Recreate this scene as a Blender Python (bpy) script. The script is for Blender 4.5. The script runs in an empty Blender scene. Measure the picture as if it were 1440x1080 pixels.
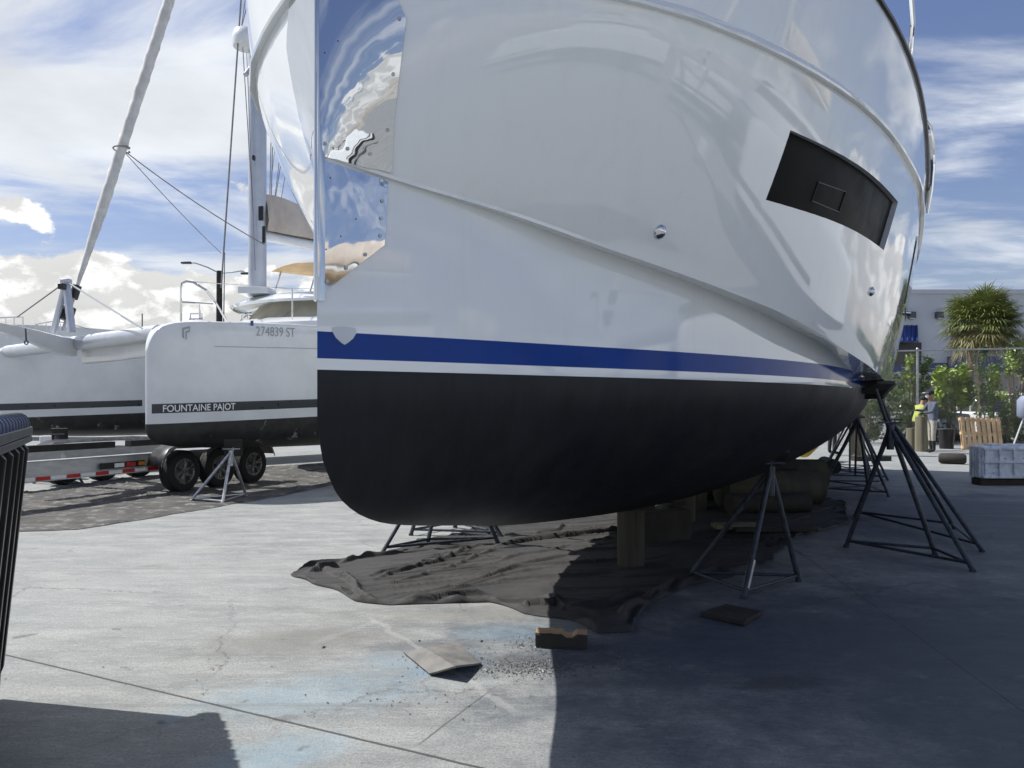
import bpy, bmesh, math, random
from mathutils import Vector, Matrix, noise
random.seed(7)
S = bpy.context.scene
COL = S.collection
R = math.radians
# ------------------------------------------------------------------ camera model (used to measure the place)
F, HZ, EYE = 1081.0, 567.0, 1.42
def P(px, py, Y):                       # point at distance Y
    return Vector(((px-720)/F*Y, Y, EYE-(py-HZ)/F*Y))
def G(px, py, z=0.0):                   # point on a level plane
    Y = (EYE-z)*F/(py-HZ); return Vector(((px-720)/F*Y, Y, z))

# ------------------------------------------------------------------ node helpers
class NT:
    def __init__(s, tree): s.t = tree; s.n = tree.nodes; s.l = tree.links
    def node(s, typ, **kw):
        n = s.n.new(typ)
        for k, v in kw.items(): setattr(n, k, v)
        return n
    def put(s, sock, v):
        if isinstance(v, bpy.types.NodeSocket): s.l.new(v, sock)
        elif v is not None:
            if isinstance(v, tuple) and len(v) == 3 and sock.type == 'RGBA': v = v+(1,)
            sock.default_value = v
    def math(s, op, a, b=None, c=None, clamp=False):
        n = s.node('ShaderNodeMath', operation=op, use_clamp=clamp)
        for i, v in enumerate((a, b, c)):
            if v is not None: s.put(n.inputs[i], v)
        return n.outputs[0]
    def vmath(s, op, a, b=None, out=0):
        n = s.node('ShaderNodeVectorMath', operation=op)
        s.put(n.inputs[0], a)
        if b is not None: s.put(n.inputs[1], b)
        return n.outputs[out]
    def noise(s, vec, scale, detail=4, rough=.55, dist=0, out='Fac'):
        n = s.node('ShaderNodeTexNoise'); s.put(n.inputs['Vector'], vec)
        n.inputs['Scale'].default_value = scale; n.inputs['Detail'].default_value = detail
        n.inputs['Roughness'].default_value = rough; n.inputs['Distortion'].default_value = dist
        return n.outputs[out]
    def ramp(s, v, a, b, c=0., d=1., smooth=True):
        n = s.node('ShaderNodeMapRange'); n.interpolation_type = 'SMOOTHSTEP' if smooth else 'LINEAR'
        s.put(n.inputs[0], v)
        for i, q in enumerate((a, b, c, d)): s.put(n.inputs[i+1], q)
        return n.outputs[0]
    def mix(s, f, a, b, blend='MIX'):
        n = s.node('ShaderNodeMix', data_type='RGBA', blend_type=blend); s.put(n.inputs[0], f)
        s.put(n.inputs[6], a); s.put(n.inputs[7], b); return n.outputs[2]
    def mapping(s, vec, loc=(0,0,0), rot=(0,0,0), scale=(1,1,1)):
        n = s.node('ShaderNodeMapping'); s.put(n.inputs[0], vec)
        n.inputs[1].default_value = loc; n.inputs[2].default_value = rot; n.inputs[3].default_value = scale
        return n.outputs[0]
    def bump(s, h, strength=.3, dist=.01, normal=None):
        n = s.node('ShaderNodeBump'); s.put(n.inputs['Height'], h)
        n.inputs['Strength'].default_value = strength; n.inputs['Distance'].default_value = dist
        if normal is not None: s.put(n.inputs['Normal'], normal)
        return n.outputs[0]
def new_mat(name):
    m = bpy.data.materials.new(name); m.use_nodes = True
    k = NT(m.node_tree); b = m.node_tree.nodes['Principled BSDF']
    return m, k, b
def mat(name, col, rough=.5, metal=0., var=.12, vscale=6., bump=0., bscale=60., coat=0., spec=None, streak=None, dirt=None, bdist=.01):
    """surface with mottled colour, uneven gloss and fine relief"""
    m, k, b = new_mat(name)
    pos = k.node('ShaderNodeTexCoord').outputs['Object']
    v = pos if not streak else k.mapping(pos, scale=streak)
    n1 = k.noise(v, vscale, 6, .6)
    lo = tuple(c*(1-var) for c in col); hi = tuple(min(1, c*(1+var)) for c in col)
    c = k.mix(k.ramp(n1, .3, .7), lo, hi)
    if dirt:
        n2 = k.noise(v, dirt[1], 8, .7)
        c = k.mix(k.ramp(n2, dirt[2], dirt[2]+.12), c, dirt[0])
    k.put(b.inputs['Base Color'], c)
    k.put(b.inputs['Roughness'], k.ramp(n1, .2, .8, max(0, rough*.85), min(1, rough*1.15)))
    b.inputs['Metallic'].default_value = metal
    if coat: b.inputs['Coat Weight'].default_value = coat; b.inputs['Coat Roughness'].default_value = .03
    if spec is not None: b.inputs['Specular IOR Level'].default_value = spec
    if bump: k.put(b.inputs['Normal'], k.bump(k.noise(v, bscale, 5, .6), bump, bdist))
    return m

M = {}
M['gelcoat'] = mat('white_gelcoat', (.755,.79,.81), .06, var=.02, vscale=.8, bump=.012, bscale=2.2, coat=.5)
M['gelcoat2'] = mat('worn_gelcoat', (.71,.735,.745), .18, var=.05, vscale=2, coat=.2)
M['boot_blue'] = mat('blue_boot_stripe', (.0005,.042,.255), .12, var=.08, vscale=3, spec=.14)
M['antifoul'] = mat('black_antifouling', (.011,.012,.015), .62, var=.25, vscale=5, bump=.12, bscale=90, streak=(1,1,.25), spec=.35)
M['old_antifoul'] = mat('worn_black_antifouling', (.018,.02,.02), .5, var=.4, vscale=7, bump=.3, bscale=40, dirt=((.35,.37,.36), 3.4, .60))
M['dark_stripe'] = mat('charcoal_stripe', (.035,.042,.048), .3, var=.08)
M['chrome'] = mat('polished_steel', (.62,.63,.64), .06, 1., var=.04, vscale=12)
M['galv'] = mat('galvanised_pipe', (.42,.43,.44), .38, .85, var=.25, vscale=14, dirt=((.2,.12,.07), 9., .66))
M['stand'] = mat('dusty_blue_grey_pipe', (.045,.055,.07), .5, .35, var=.35, vscale=16, bump=.2, bscale=80, dirt=((.02,.02,.022), 7., .58))
M['alu'] = mat('brushed_aluminium', (.52,.53,.54), .42, .65, var=.12, vscale=5, streak=(1,1,3))
M['alu_mast'] = mat('anodised_mast', (.50,.53,.58), .35, .5, var=.06, vscale=3)
M['black'] = mat('black_plastic', (.012,.012,.014), .35, var=.3, vscale=8, bump=.1, bscale=30)
M['rubber'] = mat('tyre_rubber', (.013,.013,.014), .8, var=.3, vscale=20, bump=.3, bscale=80)
M['grey_dark'] = mat('dark_grey_plastic', (.06,.065,.07), .45, var=.2)
M['blue'] = mat('blue_plastic', (.012,.05,.24), .35, var=.2, vscale=20)
M['glass'] = mat('smoked_glass', (.010,.011,.012), .04, var=.1, coat=.3)
M['pane'] = mat('matt_black_pane', (.004,.006,.007), .40, var=.05, spec=.03)
M['slate'] = mat('slate_plastic', (.20,.235,.32), .6, var=.1)
M['rimmetal'] = mat('dusty_cast_wheel', (.22,.22,.21), .45, .5, var=.35, vscale=14, dirt=((.05,.045,.04), 9., .52))
M['tan'] = mat('tan_canopy_cloth', (.50,.36,.20), .85, var=.15, vscale=5)
M['canvas'] = mat('beige_canvas', (.52,.46,.40), .9, var=.15, vscale=3, bump=.5, bscale=14, streak=(1,1,.4), bdist=.03)
M['cover'] = mat('cream_window_cover', (.56,.52,.42), .85, var=.12, vscale=2.5, bump=.25, bscale=12)
M['sail'] = mat('furled_sailcloth', (.60,.59,.56), .85, var=.12, vscale=5)
M['rope'] = mat('rope', (.20,.20,.21), .9, var=.2)
M['rope_w'] = mat('white_rope', (.7,.7,.68), .9, var=.1)
M['wood'] = mat('treated_pile_wood', (.17,.155,.105), .85, var=.35, vscale=5, bump=.6, bscale=22, streak=(1,1,.08), dirt=((.06,.055,.045), 7., .6))
M['wood_dark'] = mat('soaked_dark_wood', (.032,.029,.024), .85, var=.4, vscale=5, bump=.6, bscale=22, dirt=((.02,.02,.02), 6., .6))
M['wood_shaded'] = mat('shaded_pile_wood', (.055,.052,.038), .9, var=.4, vscale=5, bump=.7, bscale=22, streak=(1,1,.08), dirt=((.03,.028,.024), 6., .58))  # pile wood with the shade under the hull put into its colour
M['lumber'] = mat('sawn_lumber', (.55,.36,.19), .75, var=.3, vscale=4, bump=.4, bscale=30, streak=(.3,4,4), dirt=((.05,.04,.03), 4., .62))
M['pallet'] = mat('pallet_boards', (.60,.42,.24), .8, var=.25, vscale=3, bump=.3, bscale=30, dirt=((.30,.18,.10), 6., .62))
M['tarp'] = mat('black_ground_cloth', (.040,.039,.038), .85, var=.25, vscale=3, bump=.35, bscale=14, dirt=((.30,.30,.29), 60., .71), bdist=.02)
M['mesh_tarp'] = mat('brown_mesh_tarp', (.075,.073,.068), .9, var=.45, vscale=2.5, bump=.6, bscale=30, dirt=((.21,.205,.19), 5., .52), bdist=.03)
M['red'] = mat('red_reflector', (.45,.02,.02), .3, var=.1)
M['white'] = mat('white_reflector', (.75,.75,.75), .3, var=.05)
M['orange'] = mat('orange_lens', (.55,.20,.03), .25, var=.1)
M['yellow'] = mat('yellow_vinyl', (.50,.36,.03), .5, var=.2, bump=.4, bscale=8)
M['skin'] = mat('skin', (.30,.17,.11), .55, var=.08)
M['lime'] = mat('lime_shirt', (.34,.38,.09), .9, var=.2, vscale=12)
M['shirt'] = mat('slate_shirt', (.10,.115,.16), .9, var=.25, vscale=10, bump=.4, bscale=16)
M['khaki'] = mat('khaki_trousers', (.36,.34,.29), .9, var=.2, vscale=10, bump=.4, bscale=16)
M['cloth_dark'] = mat('dark_cloth', (.02,.02,.024), .9, var=.3)
M['cloth_white'] = mat('white_cloth', (.7,.68,.66), .9, var=.05)
M['wall'] = mat('pale_stucco', (.47,.50,.54), .9, var=.05, vscale=.6, bump=.2, bscale=30)
M['wall_blue'] = mat('navy_paint', (.012,.03,.14), .6, var=.1)
M['wall_tan'] = mat('tan_stucco', (.30,.28,.26), .9, var=.08)
M['weathered'] = mat('weathered_grey_plastic', (.60,.65,.72), .7, var=.22, vscale=9, bump=.5, bscale=25, dirt=((.10,.09,.08), 7., .58))
M['frond'] = mat('palm_frond', (.16,.19,.055), .5, var=.35, vscale=3)
M['frond_old'] = mat('palm_frond_old', (.22,.20,.085), .65, var=.3, vscale=3)
M['bark'] = mat('bark', (.16,.12,.09), .9, var=.3, bump=.6, bscale=15)
M['leaf_a'] = mat('leaf_dark', (.045,.085,.022), .5, var=.4, vscale=2)
M['leaf_b'] = mat('leaf_mid', (.10,.17,.035), .5, var=.35, vscale=2)
M['leaf_c'] = mat('leaf_bright', (.26,.36,.04), .5, var=.3, vscale=2)
M['car_white'] = mat('white_car_paint', (.78,.78,.78), .12, var=.02, coat=.5)
M['car_dark'] = mat('silver_car_paint', (.30,.32,.34), .15, .5, var=.05, coat=.5)
M['wire'] = mat('fence_wire', (.10,.105,.10), .5, .3, var=.2)
M['grey_print'] = mat('grey_lettering', (.33,.35,.37), .4, var=.05)
M['pale_print'] = mat('pale_lettering', (.78,.79,.80), .4, var=.03)
M['shield'] = mat('frosted_film', (.62,.66,.69), .35, var=.05)
M['stone'] = mat('road_base', (.28,.27,.25), .9, var=.2)

def bottom_mat():
    m, k, b = new_mat('black_antifouling')
    pos = k.node('ShaderNodeTexCoord').outputs['Object']
    sp = k.node('ShaderNodeSeparateXYZ'); k.put(sp.inputs[0], pos); z = sp.outputs[2]
    roll = k.noise(k.mapping(pos, scale=(1.6,1.6,.22)), 7, 6, .65)
    blot = k.noise(pos, 1.3, 7, .65); fine = k.noise(pos, 45, 4, .6)
    c = k.mix(k.ramp(roll, .3, .7), (.005,.006,.0085), (.010,.0115,.015))
    c = k.mix(k.math('MULTIPLY', k.ramp(blot, .5, .68), .6), c, (.018,.0195,.023))
    scum = k.math('MULTIPLY', k.ramp(k.math('ADD', z, k.math('MULTIPLY', roll, .12)), 1.42, 1.60), .45)
    c = k.mix(scum, c, (.035,.037,.038))
    scr = k.noise(k.mapping(pos, rot=(.3,.2,.4), scale=(.5,.5,5)), 5, 9, .75)
    c = k.mix(k.math('MULTIPLY', k.ramp(scr, .70, .74), .5), c, (.07,.07,.07))
    k.put(b.inputs['Base Color'], c); k.put(b.inputs['Roughness'], k.ramp(blot, .3, .7, .5, .72))
    b.inputs['Specular IOR Level'].default_value = .3
    k.put(b.inputs['Normal'], k.bump(k.math('ADD', roll, k.math('MULTIPLY', fine, .35)), .16, .006))
    return m
M['antifoul'] = bottom_mat()
def gelcoat_mat():
    m, k, b = new_mat('white_gelcoat')
    pos = k.node('ShaderNodeTexCoord').outputs['Object']
    streak = k.noise(k.mapping(pos, scale=(2.2,2.2,.16)), 5, 8, .7); cloud = k.noise(pos, 1.1, 8, .7); dots = k.noise(pos, 55, 3, .6)
    c = k.mix(k.math('MULTIPLY', k.ramp(streak, .48, .75), .4), (.765,.80,.82), (.69,.715,.715))
    c = k.mix(k.math('MULTIPLY', k.ramp(dots, .745, .77), .7), c, (.42,.40,.36))
    k.put(b.inputs['Base Color'], c)
    k.put(b.inputs['Roughness'], k.math('ADD', k.ramp(cloud, .42, .72, .035, .12), k.math('MULTIPLY', k.ramp(streak, .5, .8), .06)))
    b.inputs['Coat Weight'].default_value = .6; b.inputs['Coat Roughness'].default_value = .015
    k.put(b.inputs['Normal'], k.bump(k.noise(pos, 1.6, 2, .5), .02, .05))
    return m
M['gelcoat'] = gelcoat_mat()
def plate_mat():
    m, k, b = new_mat('mirror_steel_sheet')
    pos = k.node('ShaderNodeTexCoord').outputs['Object']
    n = k.noise(k.mapping(pos, scale=(1,1,.55)), 2.3, 3, .5, .8)
    b.inputs['Base Color'].default_value = (.62,.64,.67,1); b.inputs['Metallic'].default_value = 1
    k.put(b.inputs['Roughness'], k.ramp(k.noise(pos, 30, 4), .3, .8, .02, .05))
    k.put(b.inputs['Normal'], k.bump(n, .10, .05))
    return m
M['plate'] = plate_mat()

def ground_mat():
    m, k, b = new_mat('yard_concrete')
    g = k.node('ShaderNodeNewGeometry').outputs['Position']
    sp = k.node('ShaderNodeSeparateXYZ'); k.put(sp.inputs[0], g); x, y = sp.outputs[0], sp.outputs[1]
    big = k.noise(g, .55, 6, .62, .4); mid = k.noise(k.mapping(g, rot=(0,0,.35), scale=(.55,1.5,1)), 3.2, 8, .68)
    fine = k.noise(g, 75, 5, .7); grit = k.noise(g, 190, 3, .8)
    c = k.mix(k.ramp(big, .3, .7), (.20,.213,.213), (.285,.295,.288))
    c = k.mix(k.ramp(mid, .35, .72), c, (.37,.375,.36))
    c = k.mix(k.math('MULTIPLY', k.ramp(k.noise(k.mapping(g, rot=(0,0,-.5), scale=(1,2.2,1)), 1.3, 7, .7), .50, .72), .55), c, (.15,.15,.14))
    c = k.mix(k.math('MULTIPLY', k.ramp(fine, .42, .68), .6), c, (.12,.125,.12))
    c = k.mix(k.math('MULTIPLY', k.ramp(k.noise(k.mapping(g, rot=(0,0,.3), scale=(.6,1.4,1)), 22, 6, .75), .5, .66), .45), c, (.40,.41,.395))
    # blotches of old paint dust, and hull shade painted dark at right: (x, y, rx, ry, colour, amount)
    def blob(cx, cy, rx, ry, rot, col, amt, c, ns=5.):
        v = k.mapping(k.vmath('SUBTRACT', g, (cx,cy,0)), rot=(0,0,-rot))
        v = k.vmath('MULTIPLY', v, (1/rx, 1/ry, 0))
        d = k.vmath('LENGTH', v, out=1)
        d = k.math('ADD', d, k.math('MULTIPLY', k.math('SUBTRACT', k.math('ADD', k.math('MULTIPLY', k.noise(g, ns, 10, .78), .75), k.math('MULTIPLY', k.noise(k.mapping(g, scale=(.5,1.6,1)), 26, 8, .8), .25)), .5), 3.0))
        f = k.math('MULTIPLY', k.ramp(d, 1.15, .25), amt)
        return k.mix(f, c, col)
    blue = (.25,.36,.43)
    c = blob(-.95, 3.75, .75, .35, .3, blue, .42, c)
    c = blob(-.45, 4.25, .5, .3, .2, (.20,.28,.34), .5, c)
    c = blob(-.95, 3.1, .35, .2, .5, (.25,.36,.43), .5, c)
    c = blob(.05, 4.75, .55, .22, 0, (.21,.30,.37), .7, c, 9)
    c = blob(-.35, 4.1, .25, .1, .4, (.20,.31,.42), .6, c, 12)
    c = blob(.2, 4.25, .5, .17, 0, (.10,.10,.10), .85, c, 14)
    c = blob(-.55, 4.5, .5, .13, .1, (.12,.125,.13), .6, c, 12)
    c = blob(-1.3, 4.6, .8, .35, .2, (.17,.165,.15), .6, c)
    c = blob(-.3, 5.2, .9, .25, .1, (.20,.195,.18), .6, c)
    c = blob(2.6, 4.4, 3.2, 2.6, .1, (.065,.08,.10), .9, c, 1.2)  # hull shade darkened into the concrete colour
    c = blob(1.0, 4.5, 1., .5, .1, (.055,.07,.10), .8, c)  # more painted hull shade, near the shadow edge
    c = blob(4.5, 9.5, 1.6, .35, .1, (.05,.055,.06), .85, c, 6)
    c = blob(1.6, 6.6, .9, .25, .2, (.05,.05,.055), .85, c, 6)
    c = blob(6.2, 9., 4.5, 5., .5, (.075,.09,.11), .88, c, 1.)  # painted shade carried on further back beside the hull
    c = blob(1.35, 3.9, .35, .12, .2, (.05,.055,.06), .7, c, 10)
    vo = k.node('ShaderNodeTexVoronoi', feature='DISTANCE_TO_EDGE'); vo.inputs['Scale'].default_value = .42
    k.put(vo.inputs['Vector'], k.vmath('ADD', g, k.vmath('MULTIPLY', k.noise(g, 2.2, 7, .7, out='Color'), (.55,.55,0))))
    crk = k.math('MULTIPLY', k.ramp(vo.outputs['Distance'], .0045, .001), k.ramp(big, .42, .60))
    c = k.mix(k.math('MULTIPLY', crk, .55), c, (.07,.07,.07))
    c = k.mix(k.math('MULTIPLY', k.ramp(k.noise(g, 4.2, 3, .5), .685, .74), .6), c, (.085,.085,.08))
    tread = k.noise(k.mapping(g, rot=(0,0,.62), scale=(.10,3.4,1)), 2.4, 5, .6)
    c = k.mix(k.math('MULTIPLY', k.ramp(tread, .56, .70), .35), c, (.13,.135,.13))
    # pale worn line and saw-cut joints
    def line(ax, ay, bx, by, w, col, amt, c, wob=0., L=None):
        dx, dy = bx-ax, by-ay; ln = math.hypot(dx, dy); dx /= ln; dy /= ln
        d = k.math('ADD', k.math('MULTIPLY', k.math('SUBTRACT', x, ax), -dy), k.math('MULTIPLY', k.math('SUBTRACT', y, ay), dx))
        if wob: d = k.math('ADD', d, k.math('MULTIPLY', k.math('SUBTRACT', k.noise(g, 6, 4), .5), wob))
        f = k.ramp(k.math('ABSOLUTE', d), w, w*.35)
        if L:
            tt = k.math('ADD', k.math('MULTIPLY', k.math('SUBTRACT', x, ax), dx), k.math('MULTIPLY', k.math('SUBTRACT', y, ay), dy))
            f = k.math('MULTIPLY', f, k.math('MULTIPLY', k.ramp(tt, -.05, .05), k.ramp(tt, ln+.05, ln-.05)))
        return k.mix(k.math('MULTIPLY', f, amt), c, col), f
    a, e = G(520,868), G(725,1000); c, _ = line(a.x, a.y, e.x, e.y, .03, (.42,.42,.40), .35, c, .12, True)
    a, e = G(440,905), G(545,868); c, _ = line(a.x, a.y, e.x, e.y, .05, (.38,.38,.37), .2, c, .12, True)
    js = None
    a, e = G(25,925), G(660,1076); c, j1 = line(a.x, a.y, e.x, e.y, .009, (.05,.05,.05), .85, c, .012)
    a, e = G(590,1046), G(684,975); c, j2 = line(a.x, a.y, e.x, e.y, .008, (.07,.07,.07), .7, c, .01, True)
    c, j3 = line(2., 0, 3.2, 12, .008, (.04,.04,.04), .6, c, .01)
    c, j4 = line(-8, 9.6, 8, 14.4, .01, (.06,.06,.06), .7, c, .012)
    c, j5 = line(-6, 18, 30, 24, .012, (.06,.06,.06), .7, c, .012)
    sparkle = k.math('MULTIPLY', k.ramp(k.noise(g, 260, 2, .5), .70, .74), k.ramp(big, .35, .6))
    c = k.mix(k.math('MULTIPLY', sparkle, .7), c, (.7,.7,.7))
    k.put(b.inputs['Base Color'], c)
    k.put(b.inputs['Roughness'], k.ramp(mid, .3, .7, .62, .88))
    b.inputs['Specular IOR Level'].default_value = .4
    hgt = k.math('ADD', k.math('MULTIPLY', fine, .5), k.math('ADD', k.math('MULTIPLY', mid, .6), k.math('MULTIPLY', grit, .3)))
    hgt = k.math('SUBTRACT', hgt, k.math('MULTIPLY', j1, 2.))
    k.put(b.inputs['Normal'], k.bump(hgt, .8, .010))
    return m
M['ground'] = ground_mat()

# ------------------------------------------------------------------ mesh builder
WLOC = {}
def wloc(o): return WLOC[o.name].copy() if o.name in WLOC else o.location.copy()
class MB:
    def __init__(s): s.v = []; s.f = []; s.mi = []; s.mats = []
    def m(s, mt):
        mt = M[mt] if isinstance(mt, str) else mt
        if mt not in s.mats: s.mats.append(mt)
        return s.mats.index(mt)
    def add(s, vs, fs, mt):
        o = len(s.v); i = s.m(mt); s.v += [Vector(p) for p in vs]
        for f in fs: s.f.append([o+q for q in f]); s.mi.append(i)
        return s
    def box(s, c, size, mt, rot=None, taper=1.):
        hx, hy, hz = (q/2 for q in size)
        vs = [Vector((x*hx*(taper if z > 0 else 1), y*hy*(taper if z > 0 else 1), z*hz)) for z in (-1,1) for x, y in ((-1,-1),(1,-1),(1,1),(-1,1))]
        if rot is not None:
            rm = rot if isinstance(rot, Matrix) else Matrix.Rotation(rot, 3, 'Z')
            vs = [rm @ v for v in vs]
        c = Vector(c)
        return s.add([c+v for v in vs], [(3,2,1,0),(4,5,6,7),(0,1,5,4),(1,2,6,5),(2,3,7,6),(3,0,4,7)], mt)
    def tube(s, pts, r, mt, n=10, cap=True, squash=None):
        pts = [Vector(p) for p in pts]; rs = r if isinstance(r, (list, tuple)) else [r]*len(pts)
        vs = []; up = None
        for i, p in enumerate(pts):
            d = (pts[min(i+1, len(pts)-1)]-pts[max(i-1, 0)])
            if d.length < 1e-9: d = Vector((0,0,1))
            d.normalize()
            if up is None:
                up = Vector((0,0,1)) if abs(d.z) < .9 else Vector((1,0,0))
            a = d.cross(up); 
            if a.length < 1e-6: a = d.cross(Vector((0,1,0)))
            a.normalize(); b = a.cross(d).normalized(); up = b
            for q in range(n):
                t = 2*math.pi*q/n
                vs.append(p+a*math.cos(t)*rs[i]+b*math.sin(t)*rs[i])
        fs = []
        for i in range(len(pts)-1):
            for q in range(n):
                fs.append((i*n+q, i*n+(q+1)%n, (i+1)*n+(q+1)%n, (i+1)*n+q))
        if cap: fs.append(tuple(range(n-1,-1,-1))); fs.append(tuple((len(pts)-1)*n+q for q in range(n)))
        return s.add(vs, fs, mt)
    def sphere(s, c, r, mt, n=12, m_=8, scale=(1,1,1)):
        vs = []; c = Vector(c)
        for i in range(m_+1):
            th = math.pi*i/m_
            for q in range(n):
                ph = 2*math.pi*q/n
                vs.append(c+Vector((math.sin(th)*math.cos(ph)*scale[0], math.sin(th)*math.sin(ph)*scale[1], math.cos(th)*scale[2]))*r)
        fs = [(i*n+q, (i+1)*n+q, (i+1)*n+(q+1)%n, i*n+(q+1)%n) for i in range(m_) for q in range(n)]
        return s.add(vs, fs, mt)
    def grid(s, rows, mt, flip=False):
        n = len(rows[0]); vs = [p for r in rows for p in r]; fs = []
        for i in range(len(rows)-1):
            for j in range(n-1):
                f = (i*n+j, i*n+j+1, (i+1)*n+j+1, (i+1)*n+j)
                fs.append(tuple(reversed(f)) if flip else f)
        return s.add(vs, fs, mt)
    def prism(s, poly, z0, z1, mt):
        n = len(poly)
        vs = [Vector((p[0], p[1], z0)) for p in poly]+[Vector((p[0], p[1], z1)) for p in poly]
        fs = [tuple(range(n-1,-1,-1)), tuple(range(n, 2*n))]+[(i,(i+1)%n, n+(i+1)%n, n+i) for i in range(n)]
        return s.add(vs, fs, mt)
    def build(s, name, parent=None, smooth=30, bevel=0, origin=None, solid=0, merge=True):
        me = bpy.data.meshes.new(name)
        o_ = Vector(origin) if origin is not None else Vector((0,0,0))
        if parent is not None and origin is None: o_ = wloc(parent)
        me.from_pydata([tuple(v-o_) for v in s.v], [], s.f)
        for mt in s.mats: me.materials.append(mt)
        for p, i in zip(me.polygons, s.mi): p.material_index = i
        bm = bmesh.new(); bm.from_mesh(me)
        if merge: bmesh.ops.remove_doubles(bm, verts=bm.verts, dist=1e-5)
        bmesh.ops.recalc_face_normals(bm, faces=bm.faces)
        bm.to_mesh(me); bm.free()
        ob = bpy.data.objects.new(name, me); COL.objects.link(ob)
        if parent is not None:
            ob.parent = parent; ob.location = o_-wloc(parent)
        else: ob.location = o_
        WLOC[ob.name] = o_.copy()
        if solid:
            md = ob.modifiers.new('thick', 'SOLIDIFY'); md.thickness = solid; md.offset = 0
        if bevel:
            md = ob.modifiers.new('edge', 'BEVEL'); md.width = bevel; md.segments = 2; md.limit_method = 'ANGLE'; md.angle_limit = R(40)
        if smooth:
            for p in me.polygons: p.use_smooth = True
            try: me.set_sharp_from_angle(angle=R(smooth))
            except Exception: pass
        return ob
def tag(o, label=None, cat=None, group=None, kind=None):
    if label: o['label'] = label
    if cat: o['category'] = cat
    if group: o['group'] = group
    if kind: o['kind'] = kind
    return o
def thing(name, label, cat, loc, group=None):
    o = bpy.data.objects.new(name, None); COL.objects.link(o); o.location = loc
    o.empty_display_size = .2
    o.matrix_world = Matrix.Translation(Vector(loc))
    return tag(o, label, cat, group)
def interp(t, ts, vs):
    if t <= ts[0]: return vs[0]
    for i in range(1, len(ts)):
        if t <= ts[i]:
            u = (t-ts[i-1])/(ts[i]-ts[i-1]); return vs[i-1]*(1-u)+vs[i]*u
    return vs[-1]
class Sp:      # monotone cubic through knots
    def __init__(s, ts, vs):
        s.t, s.v = ts, vs; n = len(ts)
        d = [(vs[i+1]-vs[i])/(ts[i+1]-ts[i]) for i in range(n-1)]
        m = [d[0]]+[0 if d[i-1]*d[i] <= 0 else 2*d[i-1]*d[i]/(d[i-1]+d[i]) for i in range(1, n-1)]+[d[-1]]
        s.m = m
    def __call__(s, x):
        t, v, m = s.t, s.v, s.m
        if x <= t[0]: return v[0]
        if x >= t[-1]: return v[-1]
        i = 0
        while x > t[i+1]: i += 1
        h = t[i+1]-t[i]; u = (x-t[i])/h
        return (2*u**3-3*u*u+1)*v[i]+(u**3-2*u*u+u)*h*m[i]+(-2*u**3+3*u*u)*v[i+1]+(u**3-u*u)*h*m[i+1]

# ------------------------------------------------------------------ ground
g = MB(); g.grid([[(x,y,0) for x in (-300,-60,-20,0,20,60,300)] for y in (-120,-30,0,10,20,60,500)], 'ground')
tag(g.build('ground', smooth=0), 'grey concrete yard, stained with blue and black paint dust, hull shade painted in at right', None, kind='structure')

# ================================================================== THE BIG YACHT
BX, BY = -.735, 2.9
AN = R(25); AXv = Vector((math.sin(AN), math.cos(AN), 0)); NPv = Vector((math.cos(AN), -math.sin(AN), 0))
BO = Vector((BX, BY, 0))
def W(t, b, z): return BO+AXv*t+NPv*b+Vector((0,0,z))
def TB(p): v = Vector((p.x-BX, p.y-BY, 0)); return v.dot(AXv), v.dot(NPv)
b_w = Sp([0,.5,1.09,1.75,2.69,3.76,5,7,10,13,15.5],[0,.30,.62,.97,1.36,1.64,1.78,1.86,1.88,1.80,1.6])
b_c = Sp([0,.26,.69,1,1.97,2.68,3.32,4.4,6.4,10,13,15.5],[0.0,.19,.49,.71,1.25,1.57,1.74,1.92,2.04,2.10,2.05,1.9])
b_u = Sp([0,.02,.1,.3,.6,1,2,3,4,5,7,9,13,15.5],[0,.05,.20,.51,.88,1.20,1.66,1.95,2.13,2.26,2.38,2.42,2.36,2.2])
b_s = Sp([0,.02,.1,.3,.6,1,2,3,4,5,7,9,13,15.5],[0,.06,.25,.58,.95,1.28,1.78,2.05,2.21,2.31,2.43,2.46,2.42,2.28])
z_ci = Sp([0,.29,.78,1.15,2.31,2.8,3.34,4.43,5.5,7,10,16],[2.36,2.31,2.24,2.175,1.995,1.915,1.845,1.71,1.63,1.56,1.50,1.45])
z_co = Sp([0,.26,.69,1,1.97,2.37,2.7,3.3,4.4,6.4,10,16],[2.365,2.31,2.24,2.17,2.01,1.94,1.875,1.785,1.69,1.62,1.57,1.5])
z_u = Sp([0,.8,2,3,4,5,7,12,16],[3.06,3.08,3.13,3.17,3.21,3.25,3.30,3.30,3.30])
Z_S = 3.69; Z_W, Z_B0, Z_B1 = 1.547, 1.59, 1.692
z_k = Sp([0,.012,.025,.06,.124,.192,.287,.44,.67,1.1,1.7,3,4.15,6,8,10,12,15.5],[1.36,1.30,1.223,1.152,1.058,1.005,.955,.905,.862,.80,.715,.59,.51,.44,.42,.50,.64,1.0])
def b_in(t): return b_w(t)
def gsec(s, t):
    s = max(0., min(1., s)); k = min(1., t/2.)
    return (1-k)*(1-(1-s)**1.6)**.62 + k*(1-(1-s)**1.8)**.75
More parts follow.
